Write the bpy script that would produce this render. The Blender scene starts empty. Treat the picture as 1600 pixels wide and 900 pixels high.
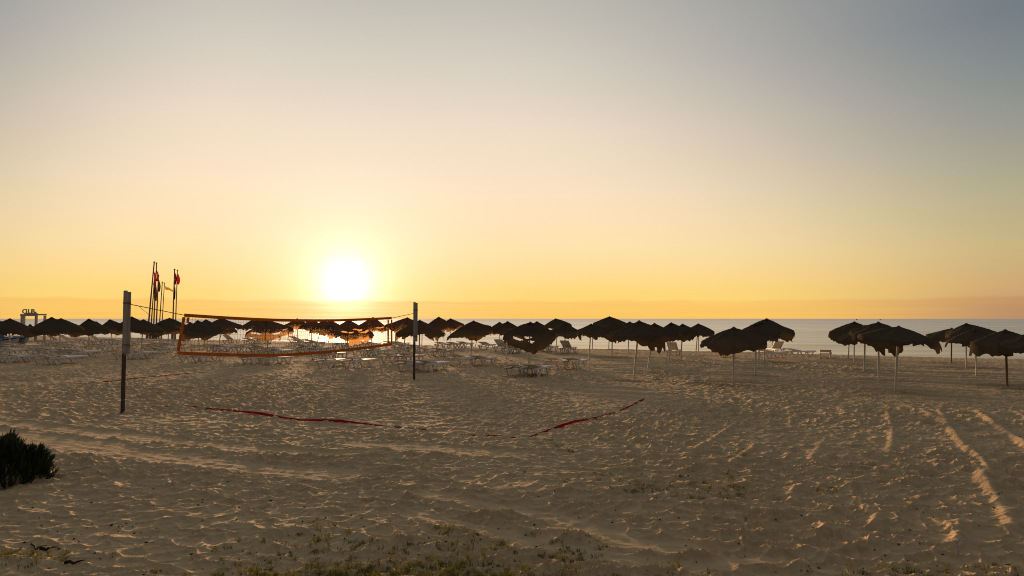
import bpy, bmesh, math, random
import numpy as np
from mathutils import Vector, Matrix

random.seed(7)
scene = bpy.context.scene
R = math.radians

# ------------------------------------------------------------------ camera
H = 2.25                                   # eye height above the flat sand
F = 1600 * 24.0 / 36.0                     # focal length in photo pixels
PITCH = math.atan(48 / F)
cam_data = bpy.data.cameras.new('camera')
cam_data.lens = 24.0
cam_data.sensor_width = 36.0
cam_data.clip_start = 0.05
cam_data.clip_end = 120000
cam = bpy.data.objects.new('camera', cam_data)
cam.location = (0, 0, H)
cam.rotation_euler = (math.pi / 2 + PITCH, 0, 0)
scene.collection.objects.link(cam)
scene.camera = cam

# ------------------------------------------------------------------ exposure
scene.view_settings.view_transform = 'Standard'
scene.view_settings.look = 'None'
scene.view_settings.gamma = 1
scene.view_settings.exposure = 0.0
scene.cycles.max_bounces = 6
scene.cycles.diffuse_bounces = 2
scene.cycles.glossy_bounces = 3
scene.cycles.transparent_max_bounces = 8
scene.cycles.sample_clamp_indirect = 4
scene.cycles.sample_clamp_direct = 2.2
scene.cycles.use_denoising = True
scene.cycles.filter_width = 1.0

# ------------------------------------------------------------------ sun
SUN_AZ = R(-13.7)                          # from +Y, to the left
SUN_EL = R(4.6)
sun_dir = Vector((math.sin(SUN_AZ) * math.cos(SUN_EL), math.cos(SUN_AZ) * math.cos(SUN_EL), math.sin(SUN_EL)))
sun_data = bpy.data.lights.new('sun', 'SUN')
sun_data.energy = 5.0
sun_data.angle = R(5.0)      # low hazy sun: disc and bright aureole together
sun_data.color = (1.0, 0.60, 0.33)
sun = bpy.data.objects.new('sun', sun_data)
sun.rotation_euler = sun_dir.to_track_quat('Z', 'Y').to_euler()
sun.location = (-20, 90, 30)
scene.collection.objects.link(sun)


def lin(r, g, b):
    f = lambda c: (c / 255 / 12.92) if c / 255 <= 0.04045 else ((c / 255 + 0.055) / 1.055) ** 2.4
    return (f(r), f(g), f(b), 1.0)


# ------------------------------------------------------------------ node helper
class NT:
    def __init__(self, tree):
        self.t = tree
        tree.nodes.clear()

    def n(self, typ, **kw):
        nd = self.t.nodes.new(typ)
        for k, v in kw.items():
            setattr(nd, k, v)
        return nd

    def l(self, a, b):
        self.t.links.new(a, b)

    def math(self, op, a, b=None, c=None, clamp=False):
        nd = self.n('ShaderNodeMath', operation=op, use_clamp=clamp)
        for i, v in enumerate((a, b, c)):
            if v is None:
                continue
            if isinstance(v, (int, float)):
                nd.inputs[i].default_value = v
            else:
                self.l(v, nd.inputs[i])
        return nd.outputs[0]

    def ramp(self, fac, stops, interp='LINEAR'):
        nd = self.n('ShaderNodeValToRGB')
        cr = nd.color_ramp
        cr.interpolation = interp
        while len(cr.elements) < len(stops):
            cr.elements.new(0.5)
        for e, (p, c) in zip(cr.elements, stops):
            e.position = p
            e.color = c if len(c) == 4 else (*c, 1)
        self.l(fac, nd.inputs[0])
        return nd.outputs[0]

    def mix(self, fac, a, b, blend='MIX'):
        nd = self.n('ShaderNodeMix', data_type='RGBA', blend_type=blend)
        for sock, v in ((nd.inputs[0], fac), (nd.inputs[6], a), (nd.inputs[7], b)):
            if isinstance(v, (int, float)):
                sock.default_value = v
            elif isinstance(v, (tuple, list)):
                sock.default_value = v if len(v) == 4 else (*v, 1)
            else:
                self.l(v, sock)
        return nd.outputs[2]

    def noise(self, vec, scale, detail=3, rough=0.5, dim='3D'):
        nd = self.n('ShaderNodeTexNoise', noise_dimensions=dim)
        nd.inputs['Scale'].default_value = scale
        nd.inputs['Detail'].default_value = detail
        nd.inputs['Roughness'].default_value = rough
        if vec is not None:
            self.l(vec, nd.inputs['Vector'])
        return nd.outputs[0]

    def mapping(self, vec, scale=(1, 1, 1), rot=(0, 0, 0), loc=(0, 0, 0)):
        nd = self.n('ShaderNodeMapping')
        nd.inputs['Scale'].default_value = scale
        nd.inputs['Rotation'].default_value = rot
        nd.inputs['Location'].default_value = loc
        self.l(vec, nd.inputs['Vector'])
        return nd.outputs[0]


# ------------------------------------------------------------------ sky
world = bpy.data.worlds.new('World')
scene.world = world
world.use_nodes = True
w = NT(world.node_tree)
geo = w.n('ShaderNodeTexCoord').outputs['Generated']
nrm = w.n('ShaderNodeVectorMath', operation='NORMALIZE')
w.l(geo, nrm.inputs[0])
dirv = nrm.outputs[0]
sep = w.n('ShaderNodeSeparateXYZ')
w.l(dirv, sep.inputs[0])
elev = w.math('MULTIPLY', w.math('ARCSINE', sep.outputs['Z']), 180 / math.pi)      # degrees
epos = w.math('MAXIMUM', elev, 0.0)
ef = w.math('SQRT', w.math('DIVIDE', epos, 90.0))
az = w.math('ARCTAN2', sep.outputs['X'], sep.outputs['Y'])
daz = w.math('SUBTRACT', az, SUN_AZ)
daz = w.math('ARCTAN2', w.math('SINE', daz), w.math('COSINE', daz))
daz = w.math('MAXIMUM', daz, w.math('MULTIPLY', daz, -1.5))     # the left falls off a little sooner
dazd = w.math('MULTIPLY', daz, 180 / math.pi)
# the warm light reaches further round along the horizon than higher up
pw = w.math('MULTIPLY_ADD', w.math('POWER', math.e, w.math('MULTIPLY_ADD', epos, -1 / 7.0, 2 / 7.0)), 1.7, 1.0)
daze = w.math('MULTIPLY', w.math('POWER', w.math('DIVIDE', dazd, 50.0), pw), 50.0)


def sk(stops):
    return [(math.sqrt(max(0, e) / 90.0), lin(*c)) for e, c in stops]


near_sky = sk([(0, (255, 208, 108)), (0.7, (255, 212, 112)), (2.3, (255, 215, 124)), (6, (255, 226, 172)), (10.2, (252, 227, 193)),
               (15.3, (240, 221, 199)), (20.3, (217, 208, 194)), (25.3, (194, 190, 180)), (40, (168, 167, 162)), (90, (132, 134, 138))])
side_sky = sk([(0, (186, 148, 112)), (0.7, (188, 150, 112)), (2.3, (206, 166, 114)), (4.9, (200, 178, 128)), (8.3, (180, 172, 138)),
               (12.4, (154, 154, 143)), (16.4, (130, 138, 139)), (20.4, (112, 122, 131)), (40, (112, 118, 124)), (90, (132, 134, 138))])
back_sky = sk([(0, (74, 67, 62)), (3, (80, 73, 68)), (8, (86, 81, 79)), (17, (90, 91, 95)), (40, (100, 104, 110)), (90, (132, 134, 138))])  # out of view; low stops darkened as stand-in for land, for contrast on sand
cn = w.ramp(ef, near_sky)
cs = w.ramp(ef, side_sky)
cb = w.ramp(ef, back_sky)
f1 = w.n('ShaderNodeMapRange', interpolation_type='SMOOTHSTEP')
f1.inputs['From Min'].default_value = 8
f1.inputs['From Max'].default_value = 56
w.l(daze, f1.inputs['Value'])
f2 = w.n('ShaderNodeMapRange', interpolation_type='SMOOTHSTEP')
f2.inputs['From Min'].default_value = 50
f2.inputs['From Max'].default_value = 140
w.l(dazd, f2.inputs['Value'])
col = w.mix(f1.outputs[0], cn, cs)
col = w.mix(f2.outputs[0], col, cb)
# low bank of cloud along the horizon
cvec = w.n('ShaderNodeCombineXYZ')
w.l(w.math('MULTIPLY', az, 9.0), cvec.inputs[0])
w.l(w.math('MULTIPLY', elev, 0.55), cvec.inputs[1])
cnoise = w.noise(cvec.outputs[0], 1.6, 5, 0.55)
ctop = w.math('ADD', 1.18, w.math('MULTIPLY', cnoise, 0.62))
bank = w.n('ShaderNodeMapRange', interpolation_type='SMOOTHSTEP')
w.l(w.math('SUBTRACT', ctop, elev), bank.inputs['Value'])
bank.inputs['From Min'].default_value = -0.12
bank.inputs['From Max'].default_value = 0.16
cv2 = w.n('ShaderNodeCombineXYZ')
w.l(w.math('MULTIPLY', az, 3.0), cv2.inputs[0])
w.l(w.math('MULTIPLY', elev, 3.4), cv2.inputs[1])
streak = w.noise(cv2.outputs[0], 1.5, 4, 0.5)
bandf = w.math('MULTIPLY', bank.outputs[0], w.math('MULTIPLY_ADD', streak, 1.3, 0.12), clamp=True)
banded = w.mix(bandf, col, w.mix(1.0, col, (0.97, 0.84, 0.79, 1), 'MULTIPLY'))
# glow of the sun in the air around it
dot = w.n('ShaderNodeVectorMath', operation='DOT_PRODUCT')
w.l(dirv, dot.inputs[0])
GL_EL = R(2.8)      # the blown out glare sits a touch lower, where the bank of haze cuts it off
dot.inputs[1].default_value = (math.sin(SUN_AZ) * math.cos(GL_EL), math.cos(SUN_AZ) * math.cos(GL_EL), math.sin(GL_EL))
ang = w.math('MULTIPLY', w.math('ARCCOSINE', w.math('MINIMUM', dot.outputs['Value'], 1.0)), 180 / math.pi)
g1 = w.math('POWER', math.e, w.math('MULTIPLY', w.math('POWER', w.math('DIVIDE', ang, 2.1), 2.0), -1.0))
g2 = w.math('POWER', math.e, w.math('MULTIPLY', w.math('DIVIDE', ang, 3.6), -1.0))
veil = w.math('MULTIPLY_ADD', w.math('MULTIPLY', bandf, -1.0), 0.5, 1.0)
gl1 = w.mix(1.0, (0.9, 0.8, 0.62, 1), w.math('MULTIPLY', g1, veil), 'MULTIPLY')
gl2 = w.mix(1.0, (0.80, 0.70, 0.62, 1), w.math('MULTIPLY', g2, veil), 'MULTIPLY')
tot = w.mix(1.0, w.mix(1.0, banded, gl1, 'ADD'), gl2, 'ADD')
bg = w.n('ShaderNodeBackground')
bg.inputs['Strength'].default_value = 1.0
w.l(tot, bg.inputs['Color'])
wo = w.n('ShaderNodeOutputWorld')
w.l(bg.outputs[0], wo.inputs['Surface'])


# ------------------------------------------------------------------ geometry from the photograph
CP, SP = math.cos(PITCH), math.sin(PITCH)


def ray(px, py):
    x = (px - 800) / F
    y = -(py - 450) / F
    return Vector((x, CP - y * SP, SP + y * CP))


def at(px, py, z=0.0):
    d = ray(px, py)
    t = (z - H) / d.z
    return Vector((d.x * t, d.y * t, z))


def at_depth(px, py, D):
    d = ray(px, py)
    t = D / d.y
    return Vector((d.x * t, D, H + d.z * t))


# ------------------------------------------------------------------ numpy noise
def hash01(ix, iy, seed):
    ix = ix.astype(np.int64).astype(np.uint32)
    iy = iy.astype(np.int64).astype(np.uint32)
    with np.errstate(over='ignore'):
        n = ix * np.uint32(374761393) + iy * np.uint32(668265263) + np.uint32((seed * 2246822519) & 0xffffffff)
        n = (n ^ (n >> np.uint32(13))) * np.uint32(1274126177)
        n = (n ^ (n >> np.uint32(15))) * np.uint32(2246822519)
        n = n ^ (n >> np.uint32(16))
    return n.astype(np.float64) / 4294967296.0


def vnoise(x, y, seed=0):
    ix, iy = np.floor(x), np.floor(y)
    fx, fy = x - ix, y - iy
    ux = fx * fx * fx * (fx * (fx * 6 - 15) + 10)
    uy = fy * fy * fy * (fy * (fy * 6 - 15) + 10)
    a, b = hash01(ix, iy, seed), hash01(ix + 1, iy, seed)
    c, d = hash01(ix, iy + 1, seed), hash01(ix + 1, iy + 1, seed)
    return (a + (b - a) * ux + (c - a) * uy + (a - b - c + d) * ux * uy) * 2 - 1


def fbm(x, y, seed=0, oct=3):
    s, a, t = 0, 1.0, 0
    for o in range(oct):
        s = s + a * vnoise(x * 2 ** o + 17.3 * o, y * 2 ** o - 9.1 * o, seed + o)
        t += a
        a *= 0.5
    return s / t


def pits(x, y, c, seed, stretch=1.3, keep=1.0, rim=None, lip=0.15):
    """trodden sand: overlapping bowls, a ridge left standing where two meet"""
    gx, gy = x / c, y / c
    ix, iy = np.floor(gx), np.floor(gy)
    best = np.full(x.shape, 0.12)
    second = np.full(x.shape, 0.9)
    for dx in (-1, 0, 1):
        for dy in (-1, 0, 1):
            cx, cy = ix + dx, iy + dy
            jx, jy = cx + hash01(cx, cy, seed), cy + hash01(cx, cy, seed + 1)
            rr = 0.50 + 0.45 * hash01(cx, cy, seed + 2)
            dep = 0.65 + 0.45 * hash01(cx, cy, seed + 3)
            a = (hash01(cx, cy, seed + 4) - 0.5) * 1.6
            ex, ey = gx - jx, gy - jy
            ca, sa = np.cos(a), np.sin(a)
            q = ((ex * ca + ey * sa) / stretch) ** 2 + (-ex * sa + ey * ca) ** 2
            p = dep * (q / (rr * rr) - 1.0)
            if keep < 1.0:
                p = np.where(hash01(cx, cy, seed + 5) < keep, p, 0.12)
            second = np.minimum(second, np.maximum(best, p))
            best = np.minimum(best, p)
    if rim is not None:      # sand pushed up into a thin lip where two bowls meet
        best = best + rim * np.exp(-np.maximum(second - best, 0) / lip)
    return best


def seg_dist(x, y, pts):
    """distance to a polyline, signed side, and position along it (0..1)"""
    best = np.full(x.shape, 1e9)
    side = np.zeros(x.shape)
    along = np.zeros(x.shape)
    n = len(pts) - 1
    for i in range(n):
        ax, ay = pts[i]
        bx, by = pts[i + 1]
        dx, dy = bx - ax, by - ay
        L2 = dx * dx + dy * dy
        t = np.clip(((x - ax) * dx + (y - ay) * dy) / L2, 0, 1)
        ex, ey = x - (ax + t * dx), y - (ay + t * dy)
        d = np.sqrt(ex * ex + ey * ey)
        m = d < best
        best = np.where(m, d, best)
        side = np.where(m, np.sign(dx * ey - dy * ex), side)
        along = np.where(m, (i + t) / n, along)
    return best, side, along


def smooth(a, b, v):
    t = np.clip((v - a) / (b - a), 0, 1)
    return t * t * (3 - 2 * t)


def gpts(*pp):
    return [tuple(at(px, py)[:2]) for px, py in pp]


LANES = [  # (points, half width): smooth wheel lanes pressed through the prints
    (gpts((-60, 668), (100, 687), (200, 703), (300, 716), (400, 728), (520, 738)), 0.42),
    (gpts((-60, 650), (90, 668), (230, 682), (380, 697), (520, 706)), 0.30),
    (gpts((660, 768), (760, 786), (860, 803), (930, 826), (1000, 846), (1080, 852)), 0.26),
    (gpts((650, 800), (740, 820), (860, 848), (980, 868), (1080, 880), (1200, 868)), 0.20),
    (gpts((560, 690), (680, 700), (800, 706)), 0.35),
]
GROOVES = [  # narrow ridges of sand pushed up beside wheels: (points, half width, height)
    (gpts((1438, 639), (1462, 652), (1480, 664), (1498, 686), (1514, 708)), 0.10, 0.075),
    (gpts((1466, 640), (1474, 652), (1484, 664)), 0.08, 0.06),
    (gpts((1524, 640), (1550, 660), (1575, 678), (1612, 702)), 0.10, 0.08),
    (gpts((1584, 642), (1606, 654)), 0.08, 0.06),
    (gpts((1516, 702), (1534, 718), (1546, 736), (1546, 750)), 0.08, 0.06),
    (gpts((1524, 728), (1540, 752), (1558, 778), (1576, 808), (1582, 832)), 0.10, 0.085),
    (gpts((1384, 640), (1394, 662), (1394, 690), (1390, 712)), 0.08, 0.05),
    (gpts((1064, 716), (1100, 694), (1128, 676), (1150, 662)), 0.07, 0.05),
    (gpts((1138, 726), (1164, 708), (1188, 692)), 0.07, 0.05),
    (gpts((1266, 718), (1280, 700), (1288, 688)), 0.08, 0.05),
    (gpts((1352, 792), (1372, 806), (1368, 818), (1350, 826)), 0.08, 0.06),
    (gpts((1234, 782), (1240, 766), (1256, 758)), 0.07, 0.05),
    (gpts((1498, 818), (1500, 838), (1496, 846)), 0.06, 0.06),
]


def height(x, y, want_trod=False):
    x = np.asarray(x, float)
    y = np.asarray(y, float)
    s = 0.46 * x + 0.888 * y
    t = 0.888 * x - 0.46 * y
    crest = 46.4 - 0.048 * t + 0.5 * vnoise(t / 9.0, t * 0 + 3.3, 40)
    over = np.maximum(0, s - crest)
    drop = np.where(over < 3, over * over * 0.022, 0.198 + (over - 3) * 0.13)
    drop = np.minimum(drop, 6.0)
    near = s < crest + 4
    h = 0.022 * fbm(x / 5.0, y / 5.0, 11, 2) * smooth(2, 6, np.hypot(x, y))
    # prints
    wx = x + 0.06 * vnoise(x / 0.4, y / 0.4, 21) + 0.25 * vnoise(x / 1.7, y / 1.7, 23)
    wy = y + 0.06 * vnoise(x / 0.4, y / 0.4, 22) + 0.25 * vnoise(x / 1.7, y / 1.7, 24)
    amp = 0.080 * (0.85 + 0.40 * vnoise(x / 2.6, y / 2.6, 31))
    small = 0.014 * (0.8 + 0.6 * vnoise(x / 1.4, y / 1.4, 32))
    # rake lines parallel to the water on the right
    rk = smooth(1.5, 5.0, x + 1.2 * vnoise(x / 3, y / 3, 51)) * smooth(15.5, 18.5, y - 0.16 * x + 1.0 * vnoise(x / 2.5, y / 2.5, 52))
    walk, _, _ = seg_dist(x, y, gpts((1160, 640), (1085, 612), (1050, 590), (1100, 560)))
    walk2, _, _ = seg_dist(x, y, gpts((1280, 640), (1290, 600), (1270, 570)))
    rk = rk * smooth(0.9, 2.0, walk + 0.6 * vnoise(x / 1.2, y / 1.2, 53)) * smooth(0.8, 2.2, walk2 + 0.6 * vnoise(x / 1.2, y / 1.2, 54))
    keepf = 1 - 0.72 * rk
    lane_h = 0
    for pts, hw in LANES:
        d, side, al = seg_dist(x, y, pts)
        d = d + 0.10 * vnoise(x / 0.8, y / 0.8, 61)
        m = 1 - smooth(hw * 0.6, hw * 1.15, d)
        keepf = keepf * (1 - 0.85 * m)
        lane_h = lane_h - m * (0.034 + 0.003 * np.cos(d * 34)) + 0.012 * (0.6 + 0.6 * vnoise(x / 0.9, y / 0.9, 62)) * np.exp(-((d - hw * 1.35) / 0.07) ** 2)
    groove_h = 0
    for pts, hw, dep in GROOVES:
        ctr = np.mean(np.array(pts), axis=0)
        d, side, al = seg_dist(x, y, pts)
        if x.size < 3 and d.min() > 1:
            continue
        br = 0.68 + 0.32 * vnoise(al * 9 + ctr[0], al * 0 + ctr[1], 91)
        ends = smooth(0, 0.05, al) * smooth(1, 0.95, al)
        hw = hw * 0.78
        keepf = keepf * (1 - 0.9 * br * ends * np.exp(-(d / (hw * 1.25)) ** 2))
        groove_h = groove_h + dep * 1.15 * br * ends * np.exp(-(d / (hw * 1.15)) ** 2)
    calm = 0.72 + 0.28 * smooth(-0.35, 0.25, fbm(x / 4.5, y / 4.5, 71, 2))
    left = 1 - 0.45 * smooth(-1.0, -3.0, x) * smooth(11.2, 12.0, y) * smooth(16.5, 15.0, y)
    h = h + pits(wx + 9.1, wy + 4.2, 0.62, 161, 1.3, 0.7) * 0.02 * keepf
    dcam = np.hypot(x, y)
    amp = amp * (1 + 0.12 * smooth(14, 7, dcam))
    h = h + (pits(wx, wy, 0.25, 101, 1.5, 1.0, 0.38, 0.10 + 0.012 * dcam) + 0.45) * amp * keepf * calm * left + pits(wx + 3.7, wy - 1.3, 0.13, 131, 1.2, 0.8) * small * keepf
    wob = s + 0.35 * vnoise(t / 3.5, s / 3.5, 81) + 0.10 * vnoise(t / 0.9, s / 0.9, 82)
    h = h + rk * 0.045 * np.sin(wob * 2 * math.pi / 1.25) * (0.6 + 0.6 * vnoise(t / 4, s / 0.8, 83))
    h = h + lane_h
    h = h + groove_h
    h = h + 0.004 * vnoise(x / 0.07, y / 0.07, 95)
    if want_trod:
        return np.where(near, h, h * 0.3) - drop, keepf
    return np.where(near, h, h * 0.3) - drop


def gz(x, y):
    return float(height(np.array([x]), np.array([y]))[0])


def base_z(x, y):
    """ground level with the prints left out (feet of things settle a little into the sand)"""
    xs = x + np.array([-.12, 0, .12, -.12, 0, .12, -.12, 0, .12])
    ys = y + np.array([-.12, -.12, -.12, 0, 0, 0, .12, .12, .12])
    return float(np.mean(height(xs, ys)))


# ------------------------------------------------------------------ object helpers
COL = scene.collection


def mesh_obj(name, verts, faces, mat=None, parent=None, smooth_shade=False):
    me = bpy.data.meshes.new(name)
    me.from_pydata([tuple(v) for v in verts], [], faces)
    me.update()
    if smooth_shade:
        me.polygons.foreach_set('use_smooth', [True] * len(me.polygons))
    o = bpy.data.objects.new(name, me)
    if mat:
        me.materials.append(mat)
    COL.objects.link(o)
    if parent:
        o.parent = parent
    return o


def empty(name, loc, rz=0.0):
    o = bpy.data.objects.new(name, None)
    o.empty_display_size = 0.3
    o.location = loc
    o.rotation_euler = (0, 0, rz)
    COL.objects.link(o)
    return o


def tag(o, label=None, cat=None, group=None, kind=None):
    if label:
        o['label'] = label
    if cat:
        o['category'] = cat
    if group:
        o['group'] = group
    if kind:
        o['kind'] = kind
    return o


def copy_tree(o, parent=None):
    c = o.copy()
    COL.objects.link(c)
    if parent:
        c.parent = parent
    for ch in list(o.children):
        copy_tree(ch, c)
    return c


class MB:
    """collects simple solids, links them as ONE mesh"""

    def __init__(self):
        self.v, self.f = [], []

    def add(self, vs, fs):
        b = len(self.v)
        self.v += [tuple(p) for p in vs]
        self.f += [tuple(i + b for i in f) for f in fs]

    def box(self, c, s, rot=None):
        vs = []
        for dx in (-.5, .5):
            for dy in (-.5, .5):
                for dz in (-.5, .5):
                    p = Vector((dx * s[0], dy * s[1], dz * s[2]))
                    if rot is not None:
                        p = rot @ p
                    vs.append(p + Vector(c))
        self.add(vs, [(0, 1, 3, 2), (4, 6, 7, 5), (0, 4, 5, 1), (2, 3, 7, 6), (0, 2, 6, 4), (1, 5, 7, 3)])

    def tube(self, pts, rad, n=8, cap=True):
        pts = [Vector(p) for p in pts]
        rads = rad if isinstance(rad, (list, tuple)) else [rad] * len(pts)
        rings = []
        for i, p in enumerate(pts):
            d = (pts[min(i + 1, len(pts) - 1)] - pts[max(i - 1, 0)]).normalized()
            a = d.cross(Vector((0.31, 0.95, 0.05)))
            if a.length < 0.2:
                a = d.cross(Vector((1, 0, 0)))
            a.normalize()
            b = d.cross(a)
            rings.append([p + (a * math.cos(2 * math.pi * k / n) + b * math.sin(2 * math.pi * k / n)) * rads[i] for k in range(n)])
        vs = [q for r in rings for q in r]
        fs = []
        for i in range(len(pts) - 1):
            for k in range(n):
                k2 = (k + 1) % n
                fs.append((i * n + k, i * n + k2, (i + 1) * n + k2, (i + 1) * n + k))
        if cap:
            fs.append(tuple(reversed(range(n))))
            fs.append(tuple((len(pts) - 1) * n + k for k in range(n)))
        self.add(vs, fs)

    def bar(self, a, b, wx, wy):
        """square bar from a to b"""
        a, b = Vector(a), Vector(b)
        d = (b - a)
        q = d.to_track_quat('Z', 'Y').to_matrix()
        self.box((a + b) / 2, (wx, wy, d.length), q)

    def build(self, name, mat, parent=None, sm=False):
        return mesh_obj(name, self.v, self.f, mat, parent, sm)


# ------------------------------------------------------------------ materials
def material(name):
    m = bpy.data.materials.new(name)
    m.use_nodes = True
    return m, NT(m.node_tree)


def finish(nt, bsdf):
    out = nt.n('ShaderNodeOutputMaterial')
    nt.l(bsdf, out.inputs['Surface'])


def simple(name, c1, c2, scale=6.0, rough=0.7, bump=0.0, bscale=40.0, stretch=(1, 1, 1), metallic=0.0, spec=0.3, coord='Object'):
    m, nt = material(name)
    tc = nt.n('ShaderNodeTexCoord').outputs[coord]
    mp = nt.mapping(tc, stretch)
    nz = nt.noise(mp, scale, 4, 0.6)
    col = nt.ramp(nz, [(0.32, c1), (0.68, c2)])
    b = nt.n('ShaderNodeBsdfPrincipled')
    nt.l(col, b.inputs['Base Color'])
    b.inputs['Roughness'].default_value = rough
    b.inputs['Metallic'].default_value = metallic
    b.inputs['Specular IOR Level'].default_value = spec
    if bump:
        bp = nt.n('ShaderNodeBump')
        bp.inputs['Strength'].default_value = bump
        bp.inputs['Distance'].default_value = 0.02
        nt.l(nt.noise(mp, bscale, 3, 0.6), bp.inputs['Height'])
        nt.l(bp.outputs[0], b.inputs['Normal'])
    finish(nt, b.outputs[0])
    return m


def sand_material():
    m, nt = material('sand')
    tc = nt.n('ShaderNodeTexCoord').outputs['Object']
    big = nt.noise(tc, 0.35, 4, 0.6)
    mid = nt.noise(tc, 5.0, 5, 0.65)
    fine = nt.noise(tc, 130.0, 2, 0.6)
    c = nt.mix(big, (0.58, 0.41, 0.222, 1), (0.66, 0.475, 0.265, 1))
    c = nt.mix(nt.math('MULTIPLY', mid, 0.55), c, (0.46, 0.33, 0.19, 1))
    c = nt.mix(1.0, c, nt.ramp(fine, [(0.30, (0.66, 0.64, 0.62, 1)), (0.70, (1.16, 1.16, 1.16, 1))]), 'MULTIPLY')
    b = nt.n('ShaderNodeBsdfPrincipled')
    nt.l(c, b.inputs['Base Color'])
    b.inputs['Roughness'].default_value = 0.95
    b.inputs['Specular IOR Level'].default_value = 0.12
    # trodden relief finer than the mesh: shallow cups about a hand wide
    wv = nt.n('ShaderNodeVectorMath', operation='ADD')
    nt.l(tc, wv.inputs[0])
    dn = nt.n('ShaderNodeTexNoise')
    dn.inputs['Scale'].default_value = 3.0
    dn.inputs['Detail'].default_value = 2
    nt.l(tc, dn.inputs['Vector'])
    dsc = nt.n('ShaderNodeVectorMath', operation='SCALE')
    nt.l(dn.outputs['Color'], dsc.inputs[0])
    dsc.inputs['Scale'].default_value = 0.16
    nt.l(dsc.outputs[0], wv.inputs[1])
    hs = []
    for sc_, wt in ((4.6, 1.0), (10.5, 0.45)):
        vo = nt.n('ShaderNodeTexVoronoi', voronoi_dimensions='2D', feature='SMOOTH_F1')
        vo.inputs['Scale'].default_value = sc_
        vo.inputs['Smoothness'].default_value = 0.15
        nt.l(wv.outputs[0], vo.inputs['Vector'])
        hs.append(nt.math('MULTIPLY', nt.math('POWER', vo.outputs['Distance'], 1.6), wt))
    cups = nt.math('ADD', hs[0], hs[1])
    bp0 = nt.n('ShaderNodeBump')
    an = nt.n('ShaderNodeAttribute', attribute_name='trodden')
    nt.l(nt.math('MULTIPLY_ADD', an.outputs['Fac'], 0.60, 0.05), bp0.inputs['Strength'])
    bp0.inputs['Distance'].default_value = 0.085
    nt.l(cups, bp0.inputs['Height'])
    bp = nt.n('ShaderNodeBump')
    bp.inputs['Strength'].default_value = 0.6
    bp.inputs['Distance'].default_value = 0.018
    hsum = nt.math('ADD', nt.noise(tc, 24.0, 4, 0.65), nt.math('MULTIPLY', fine, 0.35))
    nt.l(hsum, bp.inputs['Height'])
    nt.l(bp0.outputs[0], bp.inputs['Normal'])
    nt.l(bp.outputs[0], b.inputs['Normal'])
    finish(nt, b.outputs[0])
    return m


def sea_material():
    m, nt = material('sea_water')
    tc = nt.n('ShaderNodeTexCoord').outputs['Object']
    rz = -math.atan2(0.46, 0.888)
    v1 = nt.mapping(tc, (0.35, 1.0, 1.0), (0, 0, -rz))
    n1 = nt.noise(v1, 0.9, 4, 0.6)
    n2 = nt.noise(v1, 0.16, 3, 0.55)
    n3 = nt.noise(nt.mapping(tc, (0.02, 0.10, 1.0), (0, 0, -rz)), 0.35, 3, 0.5)
    hh = nt.math('ADD', nt.math('MULTIPLY', n1, 0.35), nt.math('MULTIPLY', n2, 1.4))
    # ruffled further out, almost slick near the sand
    ln_ = nt.n('ShaderNodeVectorMath', operation='LENGTH')
    nt.l(tc, ln_.inputs[0])
    lg = nt.math('LOGARITHM', ln_.outputs['Value'], 10.0)
    far = nt.n('ShaderNodeMapRange')
    far.inputs['From Min'].default_value = 1.85
    far.inputs['From Max'].default_value = 3.4
    nt.l(lg, far.inputs['Value'])
    farv = far.outputs[0]
    bp = nt.n('ShaderNodeBump')
    bp.inputs['Strength'].default_value = 1.0
    bp.inputs['Distance'].default_value = 0.10
    nt.l(hh, bp.inputs['Height'])
    deep = nt.n('ShaderNodeBsdfDiffuse')
    deep.inputs['Color'].default_value = (0.06, 0.10, 0.12, 1)
    gl = nt.n('ShaderNodeBsdfGlossy', distribution='MULTI_GGX')
    gl.inputs['Color'].default_value = (0.90, 0.88, 0.85, 1)
    nt.l(nt.math('ADD', nt.math('MULTIPLY_ADD', farv, 0.17, 0.20), nt.math('MULTIPLY', n3, 0.10)), gl.inputs['Roughness'])
    nt.l(bp.outputs[0], gl.inputs['Normal'])
    fr = nt.n('ShaderNodeFresnel')
    fr.inputs['IOR'].default_value = 1.33
    mx = nt.n('ShaderNodeMixShader')
    nt.l(nt.math('MULTIPLY', nt.math('MULTIPLY', fr.outputs[0], nt.math('MULTIPLY_ADD', farv, -0.20, 1.0)), nt.math('MULTIPLY_ADD', nt.math('ADD', n2, n3), 0.75, 0.27), clamp=True), mx.inputs[0])
    nt.l(deep.outputs[0], mx.inputs[1])
    nt.l(gl.outputs[0], mx.inputs[2])
    finish(nt, mx.outputs[0])
    return m


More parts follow.
